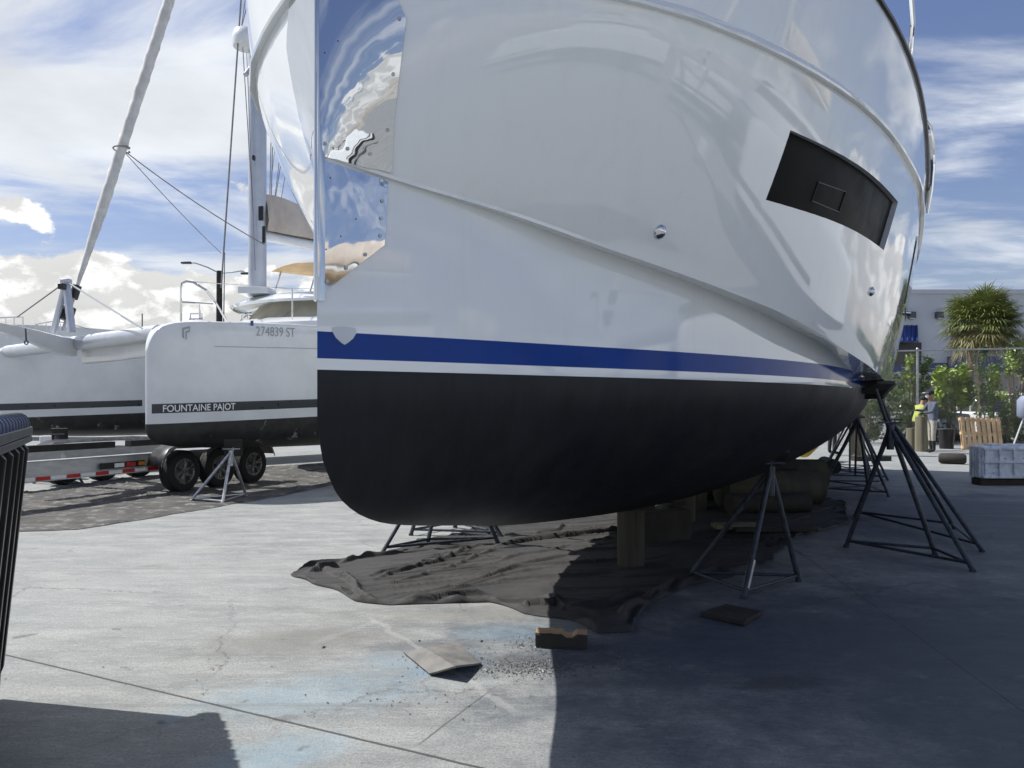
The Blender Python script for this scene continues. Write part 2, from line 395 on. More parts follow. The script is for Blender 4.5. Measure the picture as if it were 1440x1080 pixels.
def b_top(t, z):            # topside between chine edge and sheer
    zc, zu, bc, bu, bs = z_co(t), z_u(t), b_c(t), b_u(t), b_s(t)
    if z <= zc: return bc
    # quadratic through 3 points, eased
    x1 = (zu-zc)/(Z_S-zc); y1 = bu-bc; y2 = bs-bc
    x = (z-zc)/(Z_S-zc)
    A = (y1/x1-y2)/(x1-1); Bq = y2-A
    bq = bc+A*x*x+Bq*x
    k_ = max(0., 1-t/1.6)
    if k_ > 0:
        xx = (z-zc)/(zu-zc)
        bb = bc+(bu-bc)*(1-(1-xx)**1.5) if xx < 1 else bu+(bs-bu)*(z-zu)/(Z_S-zu)
        bq = bq*(1-k_)+bb*k_
    return bq
def b_hull(t, z):
    if z >= z_co(t): return b_top(t, z)
    if z >= Z_W: return b_in(t)
    zk = z_k(t)
    return b_w(t)*gsec((z-zk)/(Z_W-zk), t) if z > zk else 0
def hit(px, py, Y0=2.0, Y1=12., top=True):
    """point of the port topside seen along a sight line"""
    prev = None; Y = Y0
    while Y < Y1:
        p = P(px, py, Y); t, b = TB(p)
        if t > -.06 and b <= (b_hull(max(t,0), p.z)): break
        Y += .02
    lo, hi = Y-.02, Y
    for _ in range(24):
        m_ = (lo+hi)/2; p = P(px, py, m_); t, b = TB(p)
        if t > -.06 and b <= b_hull(max(t,0), p.z): hi = m_
        else: lo = m_
    p = P(px, py, hi); t, b = TB(p); return t, p.z
def surf(t, z, off=0., side=1):
    b = b_hull(t, z); e = .01; t = max(t, 1e-4)
    db_t = (b_hull(t+e, z)-b_hull(max(t-e,1e-4), z))/(t+e-max(t-e,1e-4)); db_z = (b_hull(t, z+e)-b_hull(t, z-e))/(2*e)
    n_ = (NPv*side-AXv*db_t-Vector((0,0,db_z))).normalized()
    return W(t, b*side, z)+n_*off, n_

boat = thing('motor_yacht', 'huge white yacht with blue boot stripe and black bottom propped over the yard', 'yacht', W(4,0,0))
ts = [0,.003,.01,.02,.035,.055,.08,.11,.15,.2,.26,.33,.41,.5,.6,.72,.85,1,1.17,1.35,1.55,1.75,2,2.25,2.5,2.75,3,3.3,3.6,3.9,4.2,4.6,5,5.5,6,6.5,7,7.5,8,8.5,9,10,11,12,13,14,15,15.5]
NB, NTp = 16, 22
def section(t):
    pts = []; zk = z_k(t); mats = []
    for i in range(NB+1):
        s_ = (i/NB)**1.35; z = zk+(Z_W-zk)*s_
        pts.append((b_w(t)*gsec(s_, t), z))
    zi = z_ci(t)
    for z in (Z_B0, Z_B1, (Z_B1+zi)/2 if zi > Z_B1 else zi, zi): pts.append((b_in(t), min(z, zi)))
    zc = z_co(t)
    pts.append((b_c(t)*.98+b_in(t)*.02, zc-.006)); pts.append((b_c(t), zc+.008))
    for i in range(1, NTp+1):
        z = zc+.008+(Z_S-zc-.008)*i/NTp; pts.append((b_top(t, z), z))
    return pts
hm = MB(); rows = [section(t) for t in ts]
def band(j):
    if j < NB: return 'antifoul'
    if j == NB: return 'gelcoat'
    if j == NB+1: return 'boot_blue'
    return 'gelcoat'
nl = len(rows[0])
for side in (1,-1):
    for i in range(len(ts)-1):
        for j in range(nl-1):
            q = [(i,j),(i+1,j),(i+1,j+1),(i,j+1)]
            vs = [W(ts[a], rows[a][b_][0]*side, rows[a][b_][1]) for a, b_ in q]
            mt = band(j)
            if ts[i] > 4.3 and j in (NB+3, NB+4): mt = 'antifoul' if rows[i][j][1] < 1.66 else mt
            if side < 0: vs.reverse()
            hm.add(vs, [(0,1,2,3)], mt)
# deck lid and transom close the shell
for i in range(len(ts)-1):
    a, b_ = b_s(ts[i]), b_s(ts[i+1])
    hm.add([W(ts[i],a,Z_S), W(ts[i+1],b_,Z_S), W(ts[i+1],-b_,Z_S), W(ts[i],-a,Z_S)], [(0,1,2,3)], 'gelcoat')
for j in range(nl-1):
    (a,z0),(b_,z1) = rows[-1][j], rows[-1][j+1]
    hm.add([W(ts[-1],a,z0), W(ts[-1],b_,z1), W(ts[-1],-b_,z1), W(ts[-1],-a,z0)], [(0,1,2,3)], 'gelcoat')
hull = hm.build('hull', boat, smooth=0)
bm = bmesh.new(); bm.from_mesh(hull.data)
bmesh.ops.remove_doubles(bm, verts=bm.verts, dist=2e-4)
bmesh.ops.dissolve_degenerate(bm, edges=bm.edges, dist=1e-5)
bmesh.ops.recalc_face_normals(bm, faces=bm.faces); bm.to_mesh(hull.data); bm.free()
# --- window recess cut into the solid shell
def patch(corners, nu, nv):
    (a, b_, c, d) = corners; out = []
    for i in range(nv+1):
        v = i/nv; r = []
        for j in range(nu+1):
            u = j/nu
            px = (a[0]*(1-u)+b_[0]*u)*(1-v)+(d[0]*(1-u)+c[0]*u)*v
            py = (a[1]*(1-u)+b_[1]*u)*(1-v)+(d[1]*(1-u)+c[1]*u)*v
            r.append(hit(px, py))
        out.append(r)
    return out
def tz_patch(corners_tz, nu, nv):
    (a, b_, c, d) = corners_tz
    return [[tuple((a[k]*(1-j/nu)+b_[k]*j/nu)*(1-i/nv)+(d[k]*(1-j/nu)+c[k]*j/nu)*i/nv for k in (0,1)) for j in range(nu+1)] for i in range(nv+1)]
wc = [hit(1112,183), hit(1263,284), hit(1243,352), hit(1077,281)]
print('window tz', wc)
wtz = tz_patch(wc, 16, 6)
def slab(grid, o0, o1, mt, mb=None, side=1):
    mb = mb or MB()
    A_ = [[surf(t,z,o0,side)[0] for t, z in r] for r in grid]; B_ = [[surf(t,z,o1,side)[0] for t, z in r] for r in grid]
    mb.grid(A_, mt); mb.grid(B_, mt, True)
    edge = lambda g_: g_[0][:-1]+[r[-1] for r in g_][:-1]+list(reversed(g_[-1]))[:-1]+[r[0] for r in reversed(g_)][:-1]
    ea, eb = edge(A_), edge(B_); n = len(ea)
    mb.add(ea+eb, [(i,(i+1)%n,n+(i+1)%n,n+i) for i in range(n)], mt)
    return mb
M['reveal'] = mat('grey_reveal', (.50,.51,.52), .45, var=.05)
cut = slab(wtz, -.045, .08, 'reveal').build('cutter', None, smooth=0)
bpy.context.view_layer.update()
hull.data.materials.append(M['reveal'])
bo = hull.modifiers.new('cut', 'BOOLEAN'); bo.object = cut; bo.operation = 'DIFFERENCE'; bo.solver = 'EXACT'
try: bo.material_mode = 'TRANSFER'
except Exception: pass
dg = bpy.context.evaluated_depsgraph_get()
nm = bpy.data.meshes.new_from_object(hull.evaluated_get(dg))
print('bool', len(hull.data.polygons), len(nm.polygons))
hull.modifiers.clear()
if len(nm.polygons) > 500: hull.data = nm
hull.data.name = 'hull'
bpy.data.objects.remove(cut)
for p in hull.data.polygons: p.use_smooth = True
hull.data.set_sharp_from_angle(angle=R(22))
wroot = slab(wtz, -.0435, -.038, 'pane').build('window', boat)
# hatch outline on the pane
a, b_, c, d = wtz[0][0], wtz[0][-1], wtz[-1][-1], wtz[-1][0]
def uvw(u, v):
    return tuple((a[k]*(1-u)+b_[k]*u)*(1-v)+(d[k]*(1-u)+c[k]*u)*v for k in (0,1))
hp = [uvw(.24,.50), uvw(.24,.80), uvw(.43,.80), uvw(.43,.45), uvw(.24,.50)]
hb = MB(); hb.tube([surf(q[0],q[1],-.036)[0] for q in hp], .004, 'black', 6); hb.build('hatch_rim', wroot)
# second, fore-lit hull pane further aft
t5, z5 = hit(1279,318)
pw = tz_patch([(6.0,3.02),(8.6,3.05),(8.6,2.45),(6.0,2.38)], 12, 4)
slab(pw, .002, .008, 'glass').build('window', boat)
# --- stainless sheets on the stem, port side seen from here, mirrored to starboard
def sheet(left, right, rows_y, side=1):
    gr = []
    for y in rows_y:
        lx = interp(y, [q[1] for q in left], [q[0] for q in left]); rx = interp(y, [q[1] for q in right], [q[0] for q in right])
        gr.append([hit(lx+(rx-lx)*j/14, y) for j in range(15)])
    return gr
def sheet_slab(gr, name, parent):
    for side in (1,):
        slab(gr, .003, .007, 'plate', side=side).build(name, parent, smooth=40)
up_r = [(530,-60),(556,0),(572,20),(553,175),(551,244)]
def bot(px): return interp(px, [439,551],[219,243.5])
# upper sheet: rows follow its sloping bottom edge
def sheet2(lx, topf, botf, rxf, nv=16, nu=14):
    gr = []
    for i in range(nv+1):
        v = i/nv; r = []
        for j in range(nu+1):
            u = j/nu
            yl = topf(0)*(1-v)+botf(0)*v; yr = topf(1)*(1-v)+botf(1)*v
            y = yl*(1-u)+yr*u
            rx = rxf(y); r.append(hit(lx(y)+(rx-lx(y))*u, y))
        gr.append(r)
    return gr
lxf = lambda y: interp(y, [-60,0,217,463],[437,438.5,440.5,447])
gA = sheet2(lxf, lambda u: -70 if u == 0 else -70, lambda u: 217 if u == 0 else 243, lambda y: interp(y, [-70,0,20,175,244],[530,556,572,553,551]))
gB = sheet2(lxf, lambda u: 222 if u == 0 else 255, lambda u: 418 if u == 0 else 345, lambda y: interp(y, [255,345],[545,540]))
for gr in (gA, gB):
    pl = slab(gr, .003, .007, 'plate').build('bow_plate', boat, smooth=40)
    n_, m_ = len(gr), len(gr[0])
    def rivet(p_, nn, r_, h_, mt): MB().tube([p_, p_+nn*h_], r_, mt, 8).build('rivet', pl)
    for i in range(1, n_, 4):
        for q in (m_-2,):
            t_, z_ = gr[i][q]; p_, nn = surf(t_, z_, .0085); rivet(p_, nn, .0075, .003, 'galv')
    for j in range(2, m_-1, 4):
        t_, z_ = gr[n_-2][j]; p_, nn = surf(t_, z_, .0085); rivet(p_, nn, .0075, .003, 'galv')
    for q in range(4):
        t_, z_ = gr[random.randrange(2, n_-2)][random.randrange(2, m_-3)]; p_, nn = surf(t_, z_, .0075); rivet(p_, nn, .003, .001, 'grey_dark')
    slab(gr, .003, .007, 'plate', side=-1).build('bow_plate', boat, smooth=40)
# stem guard strip
stem = MB()
zz = [1.806+(.1345*i) for i in range(15)]
ring = []
for z in zz:
    ring.append([W(.02,-.021,z), W(.0,-.013,z), W(-.012,-.007,z), W(-.015,0,z), W(-.012,.007,z), W(.0,.013,z), W(.02,.021,z)])
stem.grid(ring, 'chrome'); stem.build('stem_guard', boat, smooth=60)
# strakes
for side in (1,-1):
    st = MB(); tl = [0.004,.02,.05,.1,.2,.3,.5,.75]+[1+.3*i for i in range(48)]
    rr = []
    for t in tl:
        z = z_u(t); p_, nn = surf(t, z, 0, side)
        up = Vector((0,0,1))
        rr.append([p_-up*.026-nn*.01, p_-up*.024+nn*.026, p_-up*.012+nn*.031, p_+up*.018+nn*.012, p_+up*.034-nn*.006])
    st.grid(rr, 'gelcoat'); st.build('rub_strake', boat, smooth=25)
    cap = MB()
    cap.tube([W(t, (b_s(t)+.006)*side, Z_S+.008) for t in tl], .017, 'black', 8)
    cap.build('gunwale_rubber', boat)
    rl = MB(); rl.tube([W(t, (b_s(t)-.03)*side, Z_S+.035) for t in tl], .014, 'chrome', 8)
    rl.build('toe_rail', boat)
# handrail ending above the sheer
t0 = 3.35
rail = MB()
rail.tube([W(.9+.3*i, b_s(.9+.3*i)-.02, 4.33) for i in range(8)]+[W(3.3,b_s(3.3)+.0,4.28), W(3.5,b_s(3.5)+.0,4.16), W(3.6,b_s(3.6)-.0,4.02), W(3.66,b_s(3.66)-.02,3.85), W(3.68,b_s(3.68)-.05,Z_S)], .017, 'chrome', 10)
rail.tube([W(1.6,b_s(1.6)-.05,Z_S), W(1.6,b_s(1.6)-.02,4.33)], .015, 'chrome', 8)
rail.build('handrail', boat)
# curved guard tube by the side gate
gd = MB(); gd.tube([P(1296,176,7.9), P(1301,172,7.95), P(1306,182,8.0), P(1309,205,8.0), P(1310,235,8.1), P(1308,268,8.2), P(1304,300,8.25)], [.02,.03,.038,.04,.038,.03,.015], 'chrome', 10)
gd.build('boarding_rail', boat)
# skin fittings
def dome(px, py, r):
    t_, z_ = hit(px, py); p_, nn = surf(t_, z_, 0)
    q = MB(); q.tube([p_-nn*.01, p_+nn*.006, p_+nn*.012, p_+nn*.02, p_+nn*.026], [r,r,r*.85,r*.55,r*.1], 'chrome', 18)
    q.build('skin_fitting', boat, smooth=50)
dome(928, 326, .036); dome(1225, 410, .033)
q = MB(); p_, nn = surf(7.5, 2.45, 0); q.tube([p_, p_+nn*.05], .035, 'chrome', 14); q.build('skin_fitting', boat)
# shield transfer on the boot stripe
t_, z_ = hit(484, 474)
sh = []; 
outl = [(-.027,.030),(-.015,.034),(0,.036),(.015,.034),(.027,.030),(.027,.012),(.020,-.008),(.008,-.026),(0,-.034),(-.008,-.026),(-.020,-.008),(-.027,.012)]
vs = []
for dx, dz in outl: vs.append(surf(t_+dx*1.5, z_+dz+.004, .0035)[0])
MB().add(vs+[surf(t_, z_, .0035)[0]], [(i,(i+1)%12,12) for i in range(12)], 'shield').build('shield_badge', boat)
# superstructure set well back from the sheer
ss = MB()
def house(mb, t0, t1, w0, w1, z0, z1, mt, rake=.6):
    pts = []
    for z, k_, w in ((z0,0,w0),(z1,rake,w1)):
        pts.append([W(t0+k_+.0, 0, z), W(t0+k_+.25, w*.6, z), W(t0+k_+.9, w, z), W(t1, w, z), W(t1,-w,z), W(t0+k_+.9,-w,z), W(t0+k_+.25,-w*.6,z)])
    n = 7; mb.add(pts[0]+pts[1], [tuple(range(n-1,-1,-1)), tuple(range(n,2*n))]+[(i,(i+1)%n,n+(i+1)%n,n+i) for i in range(n)], mt)
house(ss, 4.6, 15.0, 1.72, 1.62, Z_S-.01, 4.5, 'gelcoat', .3)
house(ss, 4.3, 15.4, 1.78, 1.78, 5.22, 5.4, 'gelcoat', .1)
house(ss, 7.5, 15.2, 1.5, 1.5, 5.4, 6.1, 'gelcoat', .4)
house(ss, 8.0, 15.3, 1.7, 1.7, 7.15, 7.3, 'gelcoat', .1)
for t_ in (9,14.5):
    for s_ in (-1.3,1.3): ss.tube([W(t_,s_,6.0), W(t_,s_,7.2)], .05, 'gelcoat')
ss.build('deckhouse', boat, bevel=.02)
sw = MB(); house(sw, 4.9, 14.9, 1.60, 1.54, 4.49, 5.23, 'glass', .5); sw.build('deckhouse_window', boat)

# ================================================================== stands, piles and blocks
def stand(name_label, apex, feet, pad, group, mt='stand', r=.021, bars=((0,1),(1,2),(2,0)), collar=.16):
    apex = Vector(apex); feet = [Vector(f) for f in feet]; pad = Vector(pad)
    root = thing('jack_stand', name_label, 'jack stand', (sum(f.x for f in feet)/3, sum(f.y for f in feet)/3, 0), group)
    for f in feet:
        d = (f-apex).normalized(); q = MB()
        top = apex+Vector((d.x, d.y, 0))*.03
        q.tube([top+Vector((0,0,.02)), f+Vector((0,0,.015))], r, mt, 10)
        q.tube([f+Vector((0,0,.022)), f], r*1.25, mt, 10)
        q.build('leg', root)
    for i, j in bars:
        q = MB(); a_, b__ = feet[i].lerp(apex, .06), feet[j].lerp(apex, .06)
        q.tube([a_+Vector((0,0,.0)), b__], r*.62, mt, 8); q.build('brace', root)
    q = MB(); q.tube([apex-Vector((0,0,collar)), apex+Vector((0,0,.07))], r*1.5, mt, 12); q.build('collar', root)
    q = MB(); ns_ = max(6, int((pad-apex).length/.012))
    q.tube([apex.lerp(pad, i/ns_) for i in range(ns_+1)], [r*(.88 if i % 2 else .70) for i in range(ns_+1)], mt, 10)
    q.build('screw', root)
    q = MB(); hh = apex+Vector((0,0,.09)); q.tube([hh-Vector((.12,.03,0)), hh+Vector((.12,.03,.0))], .009, mt, 8); q.build('handle', root)
    d = (pad-apex).normalized(); q = MB()
    q.box(pad, (.26,.26,.035), 'wood_dark', rot=d.to_track_quat('Z','Y').to_matrix())
    q.build('pad', root, bevel=.006)
    return root
GJ = 'jack stands propping the big yacht'
ft = lambda *a: [G(x,y) for x, y in a]
# under the near bottom
fj = ft((969,813),(1123,818),(1046,842))
t_, b_ = 3.95, 1.12
stand('dusty jack stand with a paint-smeared front leg, close under the black bottom', P(1084,668,5.95), fj, P(1083,640,6.0), GJ, r=.021)
q = MB(); q.tube([fj[2].lerp(P(1084,668,5.95), .08), fj[2].lerp(P(1084,668,5.95), .30)], .0262, 'galv', 10)
tag(q.build('paint_splash'), None); ps = bpy.data.objects['paint_splash']
par = [o for o in bpy.data.objects if o.name.startswith('jack_stand')][0]
ps.parent = par; ps.location = ps.location-par.location
# two nested ones by the chine
stand('front one of the two nested jack stands at the right chine', P(1252,608,7.15), ft((1190,770),(1315,781),(1368,804)), W(5.75,1.93,1.57), GJ, r=.022)
stand('rear one of the two nested jack stands at the right chine', P(1256,602,8.2), ft((1203,726),(1342,744),(1381,776)), W(6.6,1.96,1.55), GJ, r=.021)
# further ones
def tri(c, r_, a0): return [Vector((c[0]+math.cos(a0+i*2.094)*r_, c[1]+math.sin(a0+i*2.094)*r_, 0)) for i in range(3)]
for lab, c, a0, tp in (('jack stand next beyond the nested pair, fourth along from the yacht bow', (5.9,13.1), .4, W(11.2,1.95,1.5)),
                       ('slim jack stand fifth along the yacht chine', (6.55,14.6), 1.2, W(12.7,1.95,1.5)),
                       ('farthest jack stand under the yacht chine', (7.3,16.6), .1, W(14.6,1.85,1.5)),
  ('thin jack stand squeezed just behind the fourth one', (5.5,12.2), .9, W(10.4,1.95,1.5)), ('thin jack stand between the fifth and the farthest', (6.9,15.5), .6, W(13.6,1.9,1.5))):
    stand(lab, (c[0],c[1],1.1), tri(c,.58,a0), (c[0]-.2,c[1],1.48), GJ, r=.021)
# behind the bow
stand('jack stand seen below the bow, standing on the edge of the black cloth', (-.62,7.85,1.05), ft((537,780),(601,767),(700,765)), W(4.35,-1.84,1.56), GJ)
stand('jack stand just behind the bow with one leg in sun', (-.75,8.45,1.05), ft((578,753),(640,742),(705,757)), W(5.0,-1.92,1.55), GJ)

def pile(label, base, r_, h_, mt='wood', tilt=0, group=None, name='wooden_post', cat='post'):
    q = MB(); n = 20; rings = []
    seed = random.random()*50; H = 9
    for i in range(H+1):
        z = h_*i/H; row = []
        for j in range(n):
            a_ = 2*math.pi*j/n
            rr_ = r_*(1+.05*noise.noise(Vector((math.cos(a_)*1.5+seed, math.sin(a_)*1.5, z*.6)))+.02*noise.noise(Vector((a_*6, seed, z))))
            zz_ = z if 0 < i < H else z+.0
            row.append(Vector((math.cos(a_)*rr_, math.sin(a_)*rr_, zz_)))
        row.append(row[0].copy()); rings.append(row)
    q.grid(rings, mt)
    q.add(rings[-1][:-1]+[Vector((0,0,h_))], [(j,(j+1)%n,n) for j in range(n)], mt)
    q.add(rings[0][:-1], [tuple(range(n))], mt)
    o = q.build(name, None, smooth=50); o.location = base
    o.rotation_euler = (tilt if isinstance(tilt, tuple) else (0,0,0)); return tag(o, label, cat, group)
GP = 'wooden posts and logs blocking up the yacht'
p1 = G(890,800)+Vector((0,.11,0)); pile('weathered wooden post carrying the keel, nearest of the blocking', p1, .118, .50, 'wood_shaded', group=GP)
p2 = G(964,735)+Vector((0,.13,0)); pile('wooden post standing second under the keel', p2, .15, .42, 'wood_shaded', group=GP)
pile('wooden post half hidden behind the second keel post', Vector((2.45,10.3,0)), .16, .40, 'wood_shaded', group=GP)
pile('short wooden post between keel post and log heap', Vector((1.75,8.3,0)), .13, .34, 'wood_dark', group=GP)
for x_, y_, r_, z0, ln, ro, lab in ((3.55,10.6,.24,.24,1.5,.28,'thick horizontal log near the front of the log heap'),
                              (3.5,11.2,.12,.50,1.3,.15,'log lying on top of the heap under the yacht'),
                              (3.0,11.4,.18,.18,1.4,.5,'log on the ground at the left of the heap'),
                              (4.15,12.3,.26,.26,1.7,.1,'stout log at the back of the heap'),
                              (3.3,9.9,.13,.13,1.1,.2,'thin dark log in front of the heap')):
    q = MB(); d = Vector((math.cos(ro), math.sin(ro), 0))*ln/2; c = Vector((x_,y_,z0+.003))
    pts = [c-d+d*2*i/6 for i in range(7)]
    q.tube(pts, [r_*(1+.06*random.uniform(-1,1)) for _ in pts], 'wood_dark' if 'dark' in lab or 'top' in lab else 'wood_shaded', 18)
    tag(q.build('log', None, smooth=50), lab, 'log', GP)
# timber between posts and keel
for lab, c, sz, ro in (('flat timber wedged on the nearest keel post', (p1.x,p1.y,.525), (.34,.28,.045), .2), ('dark plank bridging behind the nearest keel post', (p1.x+.5,p1.y+1.2,.16), (.6,.2,.32), .4),
                   ('timber pad on the second keel post', (p2.x,p2.y,.45), (.36,.3,.05), .1)):
    q = MB(); q.box(c, sz, 'wood_dark', ro); tag(q.build('timber_block', None, bevel=.008), lab, 'timber', GP)
q = MB(); q.tube([Vector((6.35,15.2,.16)), Vector((6.5,16.0,.16))], .155, 'rubber', 24); tag(q.build('rubber_roller', None), 'round black drum end on the ground beyond the log heap', 'drum')
# black log in the open
a_, b__ = G(1327,652), G(1352,653); q = MB(); a_.z = b__.z = .125
dd = (b__-a_).normalized()*.1
q.tube([a_-dd, a_-dd*.5, b__+dd*.5, b__+dd], [.09,.125,.125,.085], 'wood_dark', 18); tag(q.build('log', None, smooth=50), 'short dark log lying alone at the edge of the sunlight', 'log')
# loose timbers near the camera
def lump(label, name, px, py, L, w, h_, ro, mt, cat):
    q = MB(); n = 10; rows_ = []
    for i in range(n+1):
        u = i/n-.5; j1 = 1+.06*noise.noise(Vector((u*7,1,3))); s_ = .88 if i in (0,n) else 1
        hh = h_*(1-.25*(1 if .05 < u < .2 else 0))*j1
        rows_.append([Vector((u*L,-w/2*s_,.004)), Vector((u*L,-w/2*s_*1.03,hh*.9)), Vector((u*L,-w/2*.8,hh)), Vector((u*L,w/2*.8,hh*1.02)), Vector((u*L,w/2*s_,hh*.85)), Vector((u*L,w/2*s_,.004))])
    q.grid([r_[:3] for r_ in rows_], 'wood_dark'); q.grid([r_[2:4] for r_ in rows_], mt); q.grid([r_[3:] for r_ in rows_], 'wood_dark')
    for r_ in (rows_[0], rows_[-1]): q.add(r_, [tuple(range(6))], 'wood_dark')
    o = q.build(name, None, smooth=25); o.location = G(px,py); o.rotation_euler = (0,0,ro)
    return tag(o, label, cat)
lump('short chunk of split yellow timber with charred side, at the shadow edge', 'timber_block', 790, 908, .30, .13, .085, -.12, 'lumber', 'timber')
# bent board and small dark plate
def sheet_poly(name, pts, th, mt, label, cat):
    n = len(pts); q = MB(); q.add([Vector(p)+Vector((0,0,th)) for p in pts]+[Vector(p) for p in pts], [], mt)
    o = q
    return o
bq = MB()
A_, B_, C_, D_ = G(567,920), G(604,951), G(676,936), G(622,905)
Mid = G(640,940, .06); A2 = A_.copy(); 
fold_t, fold_b = G(598,912,.045), G(640,938,.075)
top = [[A_+Vector((0,0,.012)), fold_t.lerp(A_,.0), D_+Vector((.08,0,.012))],[B_+Vector((0,0,.012)), fold_b, C_+Vector((0,0,.012))]]
rows_ = []
for i in range(7):
    v = i/6; r_ = []
    for j in range(9):
        u = j/8
        a0 = top[0][0].lerp(top[0][1], u*2) if u <= .5 else top[0][1].lerp(top[0][2], u*2-1)
        a1 = top[1][0].lerp(top[1][1], u*2) if u <= .5 else top[1][1].lerp(top[1][2], u*2-1)
        p_ = a0.lerp(a1, v); p_.z += .004*noise.noise(p_*9); r_.append(p_)
    rows_.append(r_)
bq.grid(rows_, 'board' if 'board' in M else mat('grey_dusty_board', (.17,.165,.155), .8, var=.25, vscale=8, bump=.4, bscale=30, dirt=((.32,.31,.28), 6., .62)))
tag(bq.build('folded_board', None, solid=.010, smooth=0), 'thin grey board bent along its middle, lying on the sunny concrete', 'board')
q = MB(); c = [G(985,868), G(1046,882), G(1073,866), G(1020,856)]
rows_ = [[c[0], c[3]], [c[1], c[2]]]
q.add([p+Vector((0,0,.004)) for p in c]+[p+Vector((0,0,.035)) for p in c], [(3,2,1,0),(4,5,6,7),(0,1,5,4),(1,2,6,5),(2,3,7,6),(3,0,4,7)], 'wood_dark')
tag(q.build('dark_board', None, bevel=.006), 'flat dark board lying in the shade in front of the near jack stand', 'board')
for (px, py, L, w, h_, lab) in ((1035,747,.5,.22,.05,'pale board lying on the black cloth behind the near jack stand'),(1090,752,.9,.12,.04,'long plank lying on the black cloth near its right edge'),(1225,648,.9,.25,.12,'dark timber lying beyond the log heap')):
    q = MB(); q.box(G(px,py)+Vector((0,0,.06)), (L,w,h_), 'wood' if 'pale' in lab else 'wood_dark', .05); tag(q.build('plank', None, bevel=.006), lab, 'plank')
# paint chips and grit
q = MB(); random.seed(3)
def chip(x, y, s_):
    a_ = random.uniform(0,6.28); z = s_*random.uniform(.15,.5)
    pts = [Vector((x+math.cos(a_+k_*2.1+random.uniform(-.4,.4))*s_, y+math.sin(a_+k_*2.1)*s_, .004)) for k_ in range(3)]
    q.add(pts+[Vector((x,y,.004+z))], [(0,1,3),(1,2,3),(2,0,3)], 'grey_dark' if random.random() < .85 else 'stone')
for cx, cy, rx, ry, n in ((745,940,75,16,1000),(640,932,70,22,380),(760,905,60,12,300),(600,985,120,30,90),(850,930,90,22,200),(330,960,300,60,60),(500,800,240,60,60)):
    for _ in range(n):
        px = random.gauss(cx, rx*.5); py = random.gauss(cy, ry*.5)
        if py < 600: continue
        p_ = G(px, py); chip(p_.x, p_.y, random.choice((.0025,.003,.004,.005,.008)))
for px, py, s_ in ((683,943,.022),(690,946,.018),(455,911,.018),(676,902,.02),(830,950,.012),(590,902,.012)):
    p_ = G(px,py); chip(p_.x,p_.y,s_)
tag(q.build('paint_grit', None, smooth=0, merge=False), 'scattered dark grit and flakes of old paint on the concrete', 'grit', kind='stuff')
random.seed(11)

# ------------------------------------------------------------------ cloths on the ground
FOLDS = [((539,815),(674,770),.03),((560,822),(700,776),.02),((705,768),(872,746),.045),((622,831),(790,782),.028),((600,838),(760,800),.018),
 ((470,808),(523,846),.04),((462,800),(500,822),.025),((573,849),(680,838),.045),((525,812),(610,790),.025),((690,820),(860,806),.022),((720,800),(900,786),.022),
 ((640,846),(740,858),.03),((740,858),(790,845),.045),((765,842),(840,872),.03),((480,792),(560,778),.035),((435,806),(470,798),.05),((700,790),(800,768),.02),
 ((800,860),(900,838),.04),((850,886),(905,850),.05),((900,845),(1000,800),.035),((760,752),(800,742),.03),((590,806),(690,800),.02),((810,775),(960,768),.025)]
FOLDS = [(G(*a), G(*b), h_) for a, b, h_ in FOLDS]
def fold_h(p_):
    h_ = 0
    for a, b, hh in FOLDS:
        dx_, dy_ = b.x-a.x, b.y-a.y; L2 = dx_*dx_+dy_*dy_; u = ((p_.x-a.x)*dx_+(p_.y-a.y)*dy_)/L2
        if -.1 < u < 1.1:
            L_ = math.sqrt(L2); d = ((p_.x-a.x)*dy_-(p_.y-a.y)*dx_)/L_ + .035*math.sin(u*7+a.x*5)
            if abs(d) < .12:
                e = max(0, min(1, (u+.1)*5))*max(0, min(1, (1.1-u)*5)); x_ = d/(.016+hh*.45)
                h_ = max(h_, hh*1.15*e*(math.exp(-x_*x_) if d < 0 else math.exp(-x_*x_*5)))
    return h_
